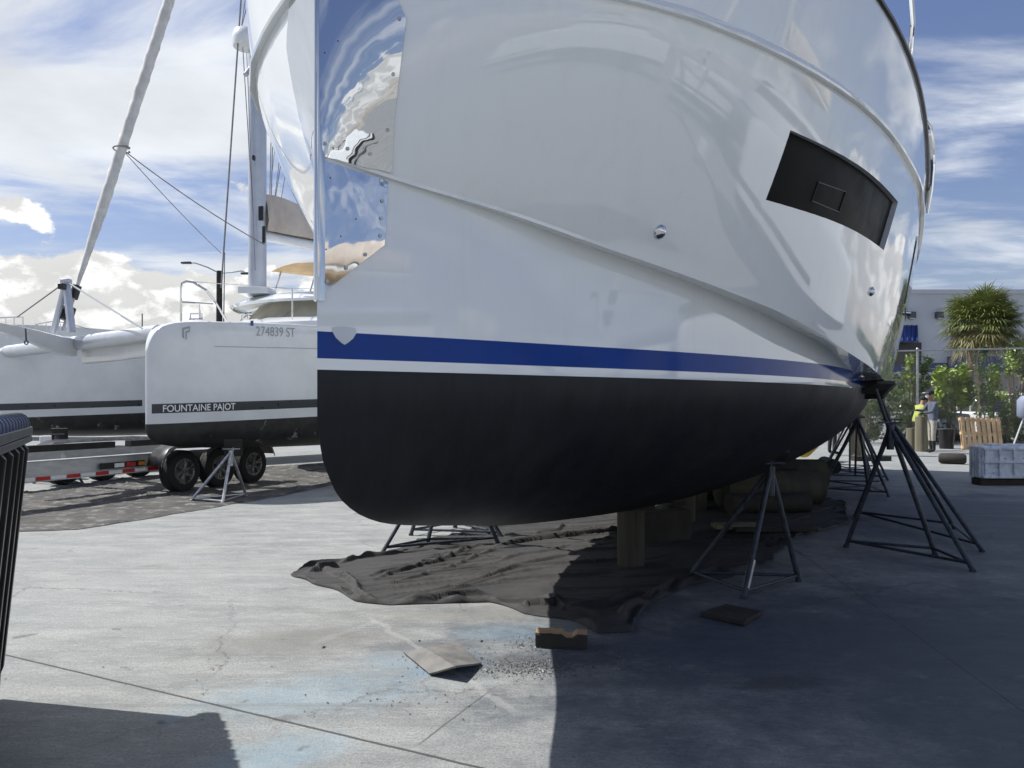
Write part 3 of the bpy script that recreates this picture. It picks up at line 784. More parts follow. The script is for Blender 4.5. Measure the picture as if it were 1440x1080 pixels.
def cloth(name, upper, lower, nu, nv, mt, label, amp, seed, base=.006, wl=(1.3,7.), hem=.02, aniso=0., kf=5.):
    q = MB(); rows_ = []
    U = [G(*p) for p in upper]; L = [G(*p) for p in lower]
    def along(pl, u):
        ds = [0]
        for i in range(1, len(pl)): ds.append(ds[-1]+(pl[i]-pl[i-1]).length)
        s_ = u*ds[-1]
        for i in range(1, len(pl)):
            if s_ <= ds[i]+1e-9: return pl[i-1].lerp(pl[i], (s_-ds[i-1])/max(1e-9, ds[i]-ds[i-1]))
        return pl[-1].copy()
    ca, sa = math.cos(aniso), math.sin(aniso)
    for i in range(nu+1):
        u = i/nu; a0, a1 = along(U, u), along(L, u); r_ = []
        for j in range(nv+1):
            v = j/nv; p_ = a0.lerp(a1, v)
            e = min(v, 1-v, u*2, (1-u)*2)
            jit = noise.noise(Vector((p_.x*3+seed, p_.y*3, 0)))*.05
            p_.x += jit; p_.y += jit*.6
            X, Y = ca*p_.x+sa*p_.y, -sa*p_.x+ca*p_.y
            wx = X*wl[0]+.7*noise.noise(Vector((X*.7,Y*.9,seed)))
            wy = Y*wl[1]+2.2*noise.noise(Vector((X*.6,Y*.6,seed+4)))
            n1 = noise.noise(Vector((wx, wy, seed))); rd = max(0, 1-abs(n1)*kf)**1.6
            n2 = noise.noise(Vector((wx*1.7+9, wy*1.9, seed+2))); rd2 = max(0, 1-abs(n2)*kf*1.2)**1.6
            gate = .22+.78*max(0,min(1, .5+1.3*noise.noise(Vector((p_.x*.8,p_.y*.8,seed+8)))))
            h_ = amp*(rd*.95+rd2*.5)*gate+.10*amp*(1+noise.noise(Vector((p_.x*9,p_.y*9,seed))))
            h_ += hem*max(0, 1-e*14)*max(0, .3+noise.noise(Vector((p_.x*4,p_.y*4,seed+1)))*1.5)
            if kf > 6: h_ += fold_h(p_)
            if e <= 0: h_ = .0
            r_.append(Vector((p_.x, p_.y, base+h_)))
        rows_.append(r_)
    q.grid(rows_, mt)
    return tag(q.build(name, None, smooth=180), label, 'cloth')
cloth('ground_cloth',
      [(411,808),(440,797),(500,788),(560,772),(610,757),(660,748),(720,733),(800,722),(880,700),(980,690),(1100,690),(1190,706)],
      [(413,812),(460,828),(505,845),(545,852),(600,850),(690,847),(740,862),(800,872),(840,892),(885,890),(905,855),(965,825),(1030,812),(1085,790),(1120,755),(1195,738)],
      380, 230, 'tarp', 'wrinkled black ground cloth spread under the yacht bow', .026, 3.1, aniso=.30, wl=(.55,4.2), hem=.045, kf=8.5)
cloth('ground_cloth',
      [(-40,700),(60,690),(180,672),(300,664),(400,655),(478,650)],
      [(-40,750),(35,748),(110,745),(200,731),(290,716),(400,697),(478,680)],
      200, 70, 'mesh_tarp', 'flat brown mesh cloth lying under the boat trailer', .03, 9.2, wl=(.6,3.))

# ================================================================== CATAMARAN
CA = Vector((.643,.766,0)); CC = Vector((-.766,.643,0)); CS = Vector((-5.385,11.3,0))
def K(s, c, z): return CS+CA*s+CC*c+Vector((0,0,z+.032*s))
cat = thing('catamaran', 'white sailing catamaran with furled sails sitting on the trailer', 'catamaran', K(4,3.4,0)*1)
chb = Sp([0,.02,.08,.2,.5,1,1.8,3,5,9,12],[0,.055,.10,.15,.24,.34,.44,.50,.52,.52,.42])
ctop = Sp([0,.04,.12,.25,.45,.8,2,12],[2.18,2.35,2.50,2.585,2.63,2.645,2.66,2.60])
cbot = Sp([0,.03,.1,.25,.5,1,2,4,8,12],[1.02,.93,.86,.79,.74,.69,.62,.56,.56,.8])
css = [0,.004,.015,.03,.05,.08,.12,.18,.25,.35,.5,.7,.95,1.3,1.7,2.2,2.8,3.5,4.5,6,8,10,12]
def chull(c0, name, stripe_end):
    q = MB()
    lv = ['b',.12,.3,.55,1.11,1.27,1.41,1.9,2.15,'t']
    def zlev(s):
        b_, t_ = cbot(s), ctop(s)
        out = [b_, b_+(1.11-b_)*.12, b_+(1.11-b_)*.35, b_+(1.11-b_)*.65, 1.11, 1.265, 1.405, 1.75, 2.0, (2.0+t_)/2, t_-.05, t_-.012, t_]
        return out
    wf = [.0,.48,.80,.93,.985,1,1,1.0,1.,1.,.995,.95,.86]
    for side in (1,-1):
        for i in range(len(css)-1):
            z0, z1 = zlev(css[i]), zlev(css[i+1])
            for j in range(len(wf)-1):
                mt = 'old_antifoul' if j < 4 else 'gelcoat2'
                if j == 5 and css[i] >= .05 and (side > 0 and c0 == 0 or css[i+1] > stripe_end): mt = 'dark_stripe'
                if c0 and j == 5: mt = 'dark_stripe' if css[i] < stripe_end else 'gelcoat2'
                vs = [K(css[i], c0-side*chb(css[i])*wf[j], z0[j]), K(css[i+1], c0-side*chb(css[i+1])*wf[j], z1[j]),
                      K(css[i+1], c0-side*chb(css[i+1])*wf[j+1], z1[j+1]), K(css[i], c0-side*chb(css[i])*wf[j+1], z0[j+1])]
                q.add(vs, [(0,1,2,3)], mt)
    for i in range(len(css)-1):
        w0, w1 = chb(css[i])*.86, chb(css[i+1])*.86
        q.add([K(css[i],c0-w0,ctop(css[i])), K(css[i+1],c0-w1,ctop(css[i+1])), K(css[i+1],c0+w1,ctop(css[i+1])), K(css[i],c0+w0,ctop(css[i]))], [(0,1,2,3)], 'gelcoat2')
    return q.build('hull', cat, smooth=35)
h1 = chull(0, 'hull', .0); h2 = chull(6.8, 'hull', 2.3)
def CSf(s, z, off=.004): # outer side of near hull
    return K(s, -(chb(s)+off), z)
# raised knuckle line
q = MB(); q.tube([CSf(.9+.5*i, 2.26, .0) for i in range(20)], .006, 'grey_print', 6); q.build('knuckle_line', h1)
# letters
def lettering(text, s0, s1, z0, hgt, mt, name):
    cu = bpy.data.curves.new('txt','FONT'); cu.body = text; cu.size = 1; cu.offset = .012 if 'FOUN' in text else 0
    ob = bpy.data.objects.new('txt', cu); COL.objects.link(ob); bpy.context.view_layer.update()
    me = bpy.data.meshes.new_from_object(ob.evaluated_get(bpy.context.evaluated_depsgraph_get()))
    bpy.data.objects.remove(ob)
    xs = [v.co.x for v in me.vertices]; ys = [v.co.y for v in me.vertices]; x0, x1 = min(xs), max(xs); yb, yt = 0, max(ys)
    q = MB(); vs = [CSf(s0+(v.co.x-x0)/(x1-x0)*(s1-s0), z0+v.co.y/yt*hgt, .006) for v in me.vertices]
    q.add(vs, [tuple(p.vertices) for p in me.polygons], mt); return q.build(name, h1, smooth=0)
def s_at(px):   # station on the near hull side under an image column
    lo, hi = 0., 6.
    for _ in range(40):
        m_ = (lo+hi)/2; p_ = CSf(m_, 1.5)
        if p_.x/p_.y*F+720 < px: lo = m_
        else: hi = m_
    return lo
def z_on(px, py):
    s_ = s_at(px); p_ = CSf(s_, 0); return EYE-(py-HZ)/F*p_.y-.032*s_
print('cat z', z_on(229,578), z_on(229,567), z_on(360,472), z_on(416,461), s_at(229), s_at(331), s_at(360), s_at(416))
lettering('FOUNTAINE PAJOT', s_at(229), s_at(331), 1.285, .10, 'pale_print', 'maker_lettering')
lettering('274839 ST', s_at(360), s_at(415), z_on(360,472), .15, 'grey_print', 'registration_number')
# stylised F
sF = s_at(256); zF = z_on(258,477); wF = s_at(267)-sF; q = MB()
def stroke(pts): q.add([CSf(sF+x*wF, zF+y*.2, .007) for x, y in pts], [tuple(range(len(pts)))], 'grey_print')
stroke([(.05,.15),(.25,.05),(.25,.85),(.05,.85)]); stroke([(.05,.85),(.95,1.0),(1.,.86),(.05,.70)]); stroke([(.45,-.05),(.6,.0),(.6,.62),(.45,.6)]); stroke([(.45,.6),(.98,.68),(.98,.54),(.45,.46)]); stroke([(.86,.6),(1.,.62),(1.,.98),(.86,.95)])
q.build('bow_emblem', h1, smooth=0)
sb = s_at(352); q = MB(); zb = z_on(354,458); q.add([CSf(sb,zb,.006),CSf(s_at(356.5),zb,.006),CSf(s_at(356.5),zb+.08,.006),CSf(sb,zb+.08,.006)],[(0,1,2,3)],'blue'); q.build('sticker', h1)
# crossbeam, sprit, fairing, seagull striker
q = MB(); q.tube([K(.25,.1,2.47), K(.25,6.7,2.47)], .125, 'alu_mast', 20); q.build('crossbeam', cat, smooth=50)
q = MB()
a0, a1, a2, a3 = K(.36,.1,2.43), K(.36,3.3,2.42), K(.36,3.3,2.10), K(.36,.1,2.15)
q.add([a0,a1,a2,a3, a0+CA*.12,a1+CA*.12,a2+CA*.12,a3+CA*.12], [(0,1,2,3),(7,6,5,4),(0,4,5,1),(1,5,6,2),(2,6,7,3),(3,7,4,0)], 'gelcoat2')
q.build('beam_fairing', cat, bevel=.03)
q = MB()
e0 = [P(92,496,13.1), P(92,480,13.1), P(70,472,13.1), P(70,488,13.1)]
def sprit_ring(p_, w, h_): return [p_+Vector((0,0,h_/2)), p_+CC*w/2+Vector((0,0,h_*.35)), p_+CC*w*.3-Vector((0,0,h_*.5)), p_-CC*w*.3-Vector((0,0,h_*.5)), p_-CC*w/2+Vector((0,0,h_*.35)), p_+Vector((0,0,h_/2))]
rg = [sprit_ring(P(104,488,13.6), .42, .34), sprit_ring(P(80,484,13.2), .42, .32), sprit_ring(P(50,474,12.8), .4, .24), sprit_ring(P(20,465,12.3), .36, .17), sprit_ring(P(-40,452,11.6), .3, .10)]
q.grid(rg, 'gelcoat2'); q.build('bowsprit', cat, smooth=50)
q = MB(); q.tube([P(36,462,12.2), P(37,480,12.2)], .012, 'grey_dark', 8); q.tube([P(37,480,12.2)+Vector((.03*math.cos(i), 0, .03*math.sin(i)-.02)) for i in [k_*.7 for k_ in range(10)]], .01, 'grey_dark', 6); q.build('anchor_shackle', cat)
apx = P(93,396,13.3)
q = MB(); q.tube([P(75,468,13.35), apx], .055, 'alu_mast'); q.tube([P(101,467,13.2), apx], .065, 'alu_mast'); q.box(apx, (.15,.12,.09), 'alu_mast'); q.box(P(88,403,13.2), (.10,.14,.10), 'black'); q.build('striker_frame', cat, bevel=.01)
q = MB(); q.tube([apx, P(202,463,11.45)], .016, 'chrome', 8); q.tube([apx, P(24,446,15)], .012, 'rope', 8); q.build('striker_stay', cat)
# mast
mb_ = K(3.93,3.4,3.70); mtop = Vector((mb_.x, mb_.y, 19.5))
q = MB(); rings = []
for z in (mb_.z, 8, 12, 16, 19.5):
    rings.append([Vector((mb_.x+CC.x*math.cos(a_)*.155+CA.x*math.sin(a_)*.20, mb_.y+CC.y*math.cos(a_)*.155+CA.y*math.sin(a_)*.20, z)) for a_ in [2*math.pi*i/20 for i in range(21)]])
q.grid(rings, 'alu_mast'); q.box((mb_.x,mb_.y,mb_.z-.02), (.62,.62,.14), 'gelcoat2'); mast = q.build('mast', cat, smooth=60)
q = MB()
for px, py, sz in ((357,222,(.05,.1,.1)),(361,110,(.1,.12,.12)),(367,300,(.10,.06,.30)),(371,330,(.06,.06,.35))):
    MB().box(P(px,py,16.05), sz, 'black').build('mast_fitting', mast, bevel=.01)
q = MB(); c = P(347,52,15.9); q.tube([c-Vector((0,0,.22)), c-Vector((0,0,.1)), c+Vector((0,0,.1)), c+Vector((0,0,.16))], [.27,.30,.26,.16], 'gelcoat2', 24)
q.tube([P(340,58,15.9), P(366,88,16.2)], .03, 'alu_mast'); q.tube([P(334,57,15.9), P(370,62,16.4)], .05, 'gelcoat2'); q.build('radar_dome', mast, smooth=50)
q = MB(); q.tube([P(345,105,15.8), P(364,84,16.3)], [.045,.07], 'alu_mast', 12); q.tube([P(358,122,15.9)-Vector((.03,0,0)), P(366,122,16.1)], .06, 'black'); q.build('spreader', mast)
# furled headsail
f0 = K(.25,3.4,2.62); f0 = P(88,466,13.35); f1 = P(238,0,14.85); f2 = f0+(f1-f0)*1.35
q = MB(); n = 90; rows_ = []
for i in range(n+1):
    u = i/n; p_ = f0.lerp(f2, .03+u*.97); r_ = .03+.06*min(1, max(0,(u-.06)*6)); row = []
    if u < .07: r_ = .03
    r_ *= (1 if u < .5 else 1.08)
    for j in range(17):
        a_ = 2*math.pi*j/16; rr_ = r_*(1+.16*(((a_/(2*math.pi)+u*26) % 1)**2))
        row.append(p_+Vector((math.cos(a_)*rr_, math.sin(a_)*rr_, 0)))
    rows_.append(row)
q.grid(rows_, 'sail'); q.build('furled_headsail', cat, smooth=35)
q = MB(); q.tube([f0.lerp(f1,.03), f0.lerp(f1,.065)], .10, 'black', 14); q.tube([f0.lerp(f1,.09), f0.lerp(f1,.125)], .075, 'black', 14); q.tube([f0, f0.lerp(f1,.2)], .028, 'alu', 8); q.build('furler_drum', cat)
q = MB(); w0 = f0.lerp(f1,.525); 
q.tube([w0+Vector((.14*math.cos(k_), .14*math.sin(k_), .012*k_-.05)) for k_ in [i*.6 for i in range(14)]], .014, 'rope', 6); q.build('lashing', cat)
def wire(a_, b__, r_=.008, mt='rope', sag=0, name='stay'):
    q = MB(); n = 8 if sag else 1
    q.tube([a_.lerp(b__, i/n)-Vector((0,0,sag*4*(i/n)*(1-i/n))) for i in range(n+1)], r_, mt, 6); return q.build(name, cat)
wire(w0, P(372,344,16.2), .010, sag=.08); wire(w0, P(311,356,18.), .008, sag=.05)
for a_, b__, r_ in ((P(343,-60,15.8), P(311,405,15.5), .017), (P(341,60,15.9), P(356,300,16.), .009), (P(347,75,16), P(359,380,16.), .007),
                   (P(336,62,16), P(345,0,15.7), .008), (P(352,-10,16), P(334,60,16), .01), (P(383,100,17), P(379,300,17), .010), (P(386,90,17), P(381,300,17), .010),
                   (P(402,150,18), P(385,290,17.5), .009), (P(409,140,18), P(384,300,17.5), .009), (P(414,170,18.5), P(392,300,17.5), .009), (P(396,120,18), P(383,240,17), .007)):
    wire(a_, b__, r_)
# boom, sail bag
d0, d1 = K(4.08,3.4,4.9), K(9.5,3.4,4.75)
q = MB(); q.tube([d0, d1], .11, 'gelcoat2', 14); q.build('boom', cat, smooth=50)
q = MB(); rows_ = []
for i in range(25):
    u = i/24; c = d0.lerp(d1, u)+Vector((0,0,.1)); H = .85*(1-.35*u); row = []
    for y_, z_ in ((-.14,0),(-.20,.25),(-.15,.6),(-.04,.95),(.04,.95),(.15,.6),(.2,.25),(.14,0)):
        row.append(c+CC*(y_+.03*noise.noise(Vector((u*9,z_*3,1))))+Vector((0,0,z_*H+.03*math.sin(u*25)*z_)))
    rows_.append(row)
q.grid(rows_, 'canvas'); q.build('sail_bag', cat, smooth=60)
# coachroof
def loop(s0, c0, w, L, z, nose=1.2):
    pts = []
    for i in range(-8, 9):
        a_ = i/8; pts.append(K(s0+nose*abs(a_)**2.2, c0+a_*w, z))
    pts.append(K(s0+L, c0+w, z)); pts.append(K(s0+L, c0-w, z)); return pts
def loft(q, loops, mt, cap=True):
    for a_, b__ in zip(loops[:-1], loops[1:]):
        n = len(a_)
        q.add(a_+b__, [(i,(i+1)%n,n+(i+1)%n,n+i) for i in range(n)], mt)
    if cap: q.add(loops[-1], [tuple(range(len(loops[-1])))], mt)
q = MB(); loft(q, [loop(3.35,3.4,2.45,6.6,2.45), loop(3.45,3.4,2.45,6.6,2.95), loop(3.75,3.4,2.4,6.3,3.08)], 'gelcoat2'); q.build('bridgedeck', cat)
q = MB(); loft(q, [loop(3.95,3.4,2.25,5.9,3.0), loop(4.35,3.4,2.05,5.5,3.48)], 'cover'); q.build('window_cover', cat, smooth=40)
q = MB(); loft(q, [loop(3.72,3.4,2.42,6.4,3.40,1.5), loop(3.66,3.4,2.46,6.5,3.45,1.5), loop(3.9,3.4,2.2,6.1,3.58,1.5), loop(4.4,3.4,1.7,5.5,3.68,1.5), loop(5.,3.4,.9,4.6,3.72,1.2)], 'gelcoat'); q.build('coachroof', cat, smooth=50)
for i, c in enumerate((1.9,2.7,4.1,5.0)):
    wire(K(3.7+.3*abs(c-3.4),c,2.95), K(4.25+.3*abs(c-3.4),c,3.42), .015, 'cover', name='cover_seam')
# bimini
q = MB(); rows_ = [[K(5.3+i*.35, c, 4.42+.10*math.cos((c-4.15)*1.6)) for c in (3.3,3.6,3.9,4.2,4.5,4.8,5.0)] for i in range(8)]
q.grid(rows_, 'tan'); q.build('bimini', cat, solid=.02)
for c in (3.4,4.9):
    q = MB(); q.tube([K(5.1,c,3.3), K(5.5,c,4.46)], .02, 'chrome'); q.tube([K(7.7,c,2.7), K(7.7,c,4.44)], .02, 'chrome'); q.build('bimini_pole', cat)
# pulpit, stanchions, deck gear of the near bow
Yp = 11.9
q = MB(); q.tube([P(254.5,452,Yp), P(254.5,405,Yp), P(256,398,Yp), P(262,395.5,Yp), P(272,397,Yp), P(290,408,Yp), P(303,425,12.1), P(318,450,12.3)], .017, 'chrome', 8)
q.tube([P(255,424.5,Yp), P(300,427.5,12.1)], .013, 'chrome', 8); q.tube([P(281,428,12), P(281,448,12)], .013, 'chrome', 8)
q.tube([P(268,448,11.9), P(268,441,11.9), P(284,441,12), P(284,448,12)], .012, 'chrome', 8); q.tube([P(266,449,11.9), P(285,449,12)], .015, 'chrome', 8); q.build('pulpit', cat)
q = MB(); q.tube([P(411,449,13.4), P(411,405,13.4)], .015, 'chrome', 8); q.build('stanchion', cat)
wire(P(262,395.5,Yp), P(411,406,13.4), .006, 'chrome', name='lifeline'); wire(P(411,406,13.4), P(500,406,14.6), .006, 'chrome', name='lifeline')
q = MB(); q.tube([P(336,441,12.3), P(354,441,12.5)], .018, 'chrome', 8); q.tube([P(341,442,12.3), P(341,449,12.3)], .016, 'chrome', 8); q.tube([P(349,442,12.4), P(349,449,12.4)], .016, 'chrome', 8); q.build('mooring_cleat', cat)
# keel stubs of the far hull
for s_ in (4.6,):
    for c in (0,6.8):
        q = MB(); q.box(K(s_,c,.40), (1.6,.28,.45), 'old_antifoul', math.atan2(CA.y,CA.x)); q.build('keel', cat, bevel=.05)
q = MB(); q.box(P(72,628,14.5), (.32,.3,.42), 'gelcoat2', .3); q.build('hull_support', cat, bevel=.02)

# ------------------------------------------------------------------ trailer
tw = Vector((-5.44,12.35,0)); TA = Vector((.40,.915,0)).normalized(); TC = Vector((-TA.y, TA.x, 0))
def T(s, c, z): return tw+TA*s+TC*c+Vector((0,0,z))
tr = thing('boat_trailer', 'long aluminium boat trailer with red and white reflective tape under the catamaran', 'trailer', T(0,1.2,0))
ang = math.atan2(TA.y, TA.x)
for c in (.12, 2.35):
    q = MB(); q.box(T(-1.3,c,.50), (6.4,.10,.26), 'alu', ang); q.box(T(-1.3,c,.635), (6.4,.14,.015), 'alu', ang); q.box(T(-1.3,c,.365), (6.4,.14,.015), 'alu', ang); q.build('frame_rail', tr, bevel=.004)
for s_ in (-4.,-2.6,-.2,1.6):
    q = MB(); q.box(T(s_,1.2,.42), (.10,2.4,.12), 'alu', ang); q.build('cross_member', tr)
for s_ in (-3,-1,1):
    q = MB(); q.box(T(s_,1.2,.74), (1.7,.14,.10), 'black', ang); q.tube([T(s_,1.2,.5), T(s_,1.2,.7)], .04, 'galv'); q.build('bunk', tr)
q = MB()
for i in range(9):
    s_ = -4.05+.45*i
    q.add([T(s_,.045,.375), T(s_+.2,.045,.375), T(s_+.2,.045,.425), T(s_,.045,.425)], [(0,1,2,3)], 'red')
    q.add([T(s_+.21,.045,.375), T(s_+.44,.045,.375), T(s_+.44,.045,.425), T(s_+.21,.045,.425)], [(0,1,2,3)], 'white')
q.build('reflective_tape', tr, smooth=0)
q = MB(); q.box(T(-.92,.02,.50), (.75,.03,.09), 'black', ang); q.box(T(-1.0,.0,.50), (.16,.012,.06), 'white', ang); q.box(T(-.80,.0,.50), (.16,.012,.06), 'red', ang); q.box(T(-.6,.0,.50), (.12,.012,.05), 'orange', ang); q.build('marker_plate', tr)
q = MB(); q.tube([T(-2.65,.06,.52), T(-2.65,.03,.52)], .045, 'orange', 16); q.build('marker_light', tr)
def wheel(c):
    n = Vector((TC.x, TC.y, 0))*-1; q = MB(); Rr = .335
    def ringp(r_, off): return [c+TA*math.cos(a_)*r_+Vector((0,0,math.sin(a_)*r_))+n*off for a_ in [2*math.pi*i/40 for i in range(41)]]
    q.grid([ringp(.19,-.11), ringp(.25,-.12), ringp(.315,-.105), ringp(Rr,-.08), ringp(Rr+.002,-.03), ringp(Rr-.004,-.027), ringp(Rr-.004,-.02), ringp(Rr+.002,-.017), ringp(Rr,.08), ringp(.315,.105), ringp(.25,.12), ringp(.205,.11), ringp(.19,.09)], 'rubber')
    w = q.build('wheel', tr, smooth=35)
    q = MB(); q.grid([ringp(.205,.108), ringp(.195,.112), ringp(.18,.10), ringp(.17,.03), ringp(.0,.02)], 'rimmetal')
    q.tube([c+n*.02, c+n*.10], .055, 'rimmetal', 16); q.tube([c+n*.10, c+n*.12], .035, 'grey_dark', 12)
    for i in range(6):
        a_ = i*math.pi/3+.3
        for da in (-.16,.16):
            p0 = c+n*.085+TA*math.cos(a_+da*.3)*.05+Vector((0,0,math.sin(a_+da*.3)*.05)); p1 = c+n*.10+TA*math.cos(a_+da)*.19+Vector((0,0,math.sin(a_+da)*.19))
            q.tube([p0,p1], .014, 'rimmetal', 6)
        p2 = c+n*.075+TA*math.cos(a_+.5)*.03+Vector((0,0,math.sin(a_+.5)*.03)); q.tube([p2,p2+n*.045], .008, 'chrome', 6)
    q.build('rim', w, smooth=35)
    return w
for s_ in (0,.78,1.56):
    wheel(T(s_,-.14,.337)); wheel(T(s_,2.62,.337))
for c0 in (-.14,2.62):
    q = MB(); rows_ = []
    prof = [(-.50,.45),(-.46,.58),(-.36,.70),(-.2,.765),(0,.78),(.78,.78),(1.56,.78),(1.82,.76),(1.96,.66),(2.04,.5)]
    q.grid([[T(s_,c0-.15,z), T(s_,c0+.15,z)] for s_, z in prof], 'black')
    q.grid([[T(s_,c0-.15,z), T(s_,c0-.155,z-.05)] for s_, z in prof], 'galv')
    q.build('mudguard', tr, solid=.012)
stand('bright galvanised jack stand leaning by the trailer wheels', P(325,640,11.35), [G(269,705),G(313,709),G(346,698)], P(328,630,11.7), 'jack stands by the catamaran', 'galv', r=.022)
stand('galvanised jack stand half hidden behind the trailer rail', P(80,618,13.6), [G(48,680),G(92,676),G(118,684)], P(84,612,13.8), 'jack stands by the catamaran', 'stand')

# ------------------------------------------------------------------ dumpster with hanging lids
DD = Vector((.455,-.89,0)); DN = Vector((.89,.455,0))   # along the lid, outward
KT = Vector((-2.385,3.74,0))
dm = thing('dumpster', 'black dumpster with ribbed lid hanging open and blue hinge caps', 'dumpster', KT-DN*.9+DD*.8)
def D(s, n_, z): return KT+DD*s+DN*n_+Vector((0,0,z))
q = MB()
bpts = [D(-.02,-.45,.14), D(2.0,-.45,.14), D(2.0,-1.7,.14), D(-.02,-1.7,.14)]; tpts = [D(-.08,-.35,1.25), D(2.06,-.35,1.25), D(2.06,-1.8,1.12), D(-.08,-1.8,1.12)]
q.add(bpts+tpts, [(3,2,1,0),(4,5,6,7),(0,1,5,4),(1,2,6,5),(2,3,7,6),(3,0,4,7)], 'black')
q.build('bin_body', dm, bevel=.02)
for s_ in (.1,1.9):
    for n_ in (-.55,-1.6):
        q = MB(); q.tube([D(s_-.03,n_,.08), D(s_+.03,n_,.08)], .08, 'rubber', 16); q.build('castor', dm)
q = MB()
q.add([D(0,0,1.29), D(2,0,1.29), D(2,-.09,.10), D(0,-.09,.03), D(0,-.03,1.29), D(2,-.03,1.29), D(2,-.12,.10), D(0,-.12,.03)], [(0,1,2,3),(7,6,5,4),(0,4,5,1),(1,5,6,2),(2,6,7,3),(3,7,4,0)], 'black')
for s_ in (.03,.20,.40,.62,.85,1.1,1.4,1.7): q.add([D(s_-.02,.0,1.24), D(s_+.02,0,1.24), D(s_+.02,.03,1.2), D(s_-.02,.03,1.2), D(s_-.02,-.085,.12), D(s_+.02,-.085,.12), D(s_+.02,-.07,.16), D(s_-.02,-.07,.16)], [(0,1,2,3),(3,2,6,7),(7,6,5,4),(0,3,7,4),(1,5,6,2)], 'black')
q.box(D(.93,.012,1.245), (2.0,.05,.03), 'grey_dark', math.atan2(DD.y,DD.x))
lid = q.build('lid', dm, bevel=.004)
q = MB(); q.add([D(.55,-.06,1.28), D(2,-.06,1.28), D(2,-.15,.12), D(.55,-.15,.12), D(.55,-.09,1.28), D(2,-.09,1.28), D(2,-.18,.12), D(.55,-.18,.12)], [(0,1,2,3),(7,6,5,4),(0,4,5,1),(1,5,6,2),(2,6,7,3),(3,7,4,0)], 'black'); q.build('lid', dm, bevel=.004)
q = MB(); q.box(D(.95,-.04,1.285), (2.05,.16,.04), 'grey_dark', math.atan2(DD.y,DD.x)); q.tube([D(-.02,-.02,1.315), D(2,-.02,1.315)], .012, 'galv'); q.build('hinge_rail', dm, bevel=.004)
for i in range(12):
    s_ = .02+.105*i; q = MB(); rows_ = []
    for e in (0,.062):
        rows_.append([D(s_+e, -.07, 1.30)]+[D(s_+e, -.02-.05*math.cos(a_), 1.325+.045*math.sin(a_)) for a_ in [math.pi*k_/8 for k_ in range(9)]]+[D(s_+e,.03,1.30)])
    q.grid(rows_, 'blue'); 
    q.add(rows_[0], [tuple(range(len(rows_[0])))], 'blue'); q.add(rows_[1], [tuple(range(len(rows_[1])))], 'blue')
    q.tube(rows_[0], .006, 'grey_dark', 6)
    q.build('hinge_cap', dm, smooth=40)

# ================================================================== BACKGROUND RIGHT
# building
Yb = 46.
bd = thing('warehouse', 'long pale stucco building with navy base behind the fence', 'building', (32,Yb+5,0))
q = MB(); x0, x1 = P(1150,500,Yb).x, P(1438,500,Yb-1).x+1.2; zt = P(1440,413,Yb).z
q.box(((x0+x1)/2, Yb+6, (zt+3.1)/2), (x1-x0, 12, zt-3.1), 'wall'); q.build('wall', bd)
q = MB(); q.box(((x0+x1)/2, Yb+6, 3.55), (x1-x0+.1, 12.1, .55), 'wall_blue'); q.build('painted_band', bd)
q = MB(); q.box(((x0+x1)/2, Yb+6.05, 1.6), (x1-x0-.05, 12, 3.3), 'wall_tan'); q.build('base_wall', bd)
q = MB(); q.box(((x0+x1)/2, Yb+6, zt+.12), (x1-x0+.25, 12.3, .28), 'wall'); q.build('parapet', bd, bevel=.03)
for px, py in ((1321,443),(1282,443)):
    q = MB(); q.box(P(px,py,Yb-.15), (.42,.3,.38), 'grey_dark'); q.box(P(px,py+5,Yb-.2), (.30,.3,.1), 'galv'); q.build('wall_light', bd, bevel=.03)
q = MB(); c0 = P(1280,458,Yb-.1); c1 = P(1289,480,Yb-.1)
aw = [[P(1262,458,Yb), P(1289,458,Yb)], [P(1262,480,Yb-1.), P(1290,480,Yb-1.)]]
q.grid(aw, 'blue'); 
for i in range(5):
    a_, b__ = aw[0][0].lerp(aw[0][1], i/4), aw[1][0].lerp(aw[1][1], i/4); q.tube([a_,b__], .04, 'wall_blue', 6)
q.add([aw[1][0], aw[1][1], aw[0][1]-Vector((0,0,.9))], [(0,1,2)], 'blue'); q.build('awning', bd, solid=.05)
q = MB(); q.box(P(1277,497,Yb-.06), (1.5,.2,1.3), 'black'); q.build('door', bd)
q = MB(); q.box(P(1395,512,Yb-.3), (5,.6,.9), 'wall_blue'); q.build('loading_canopy', bd)

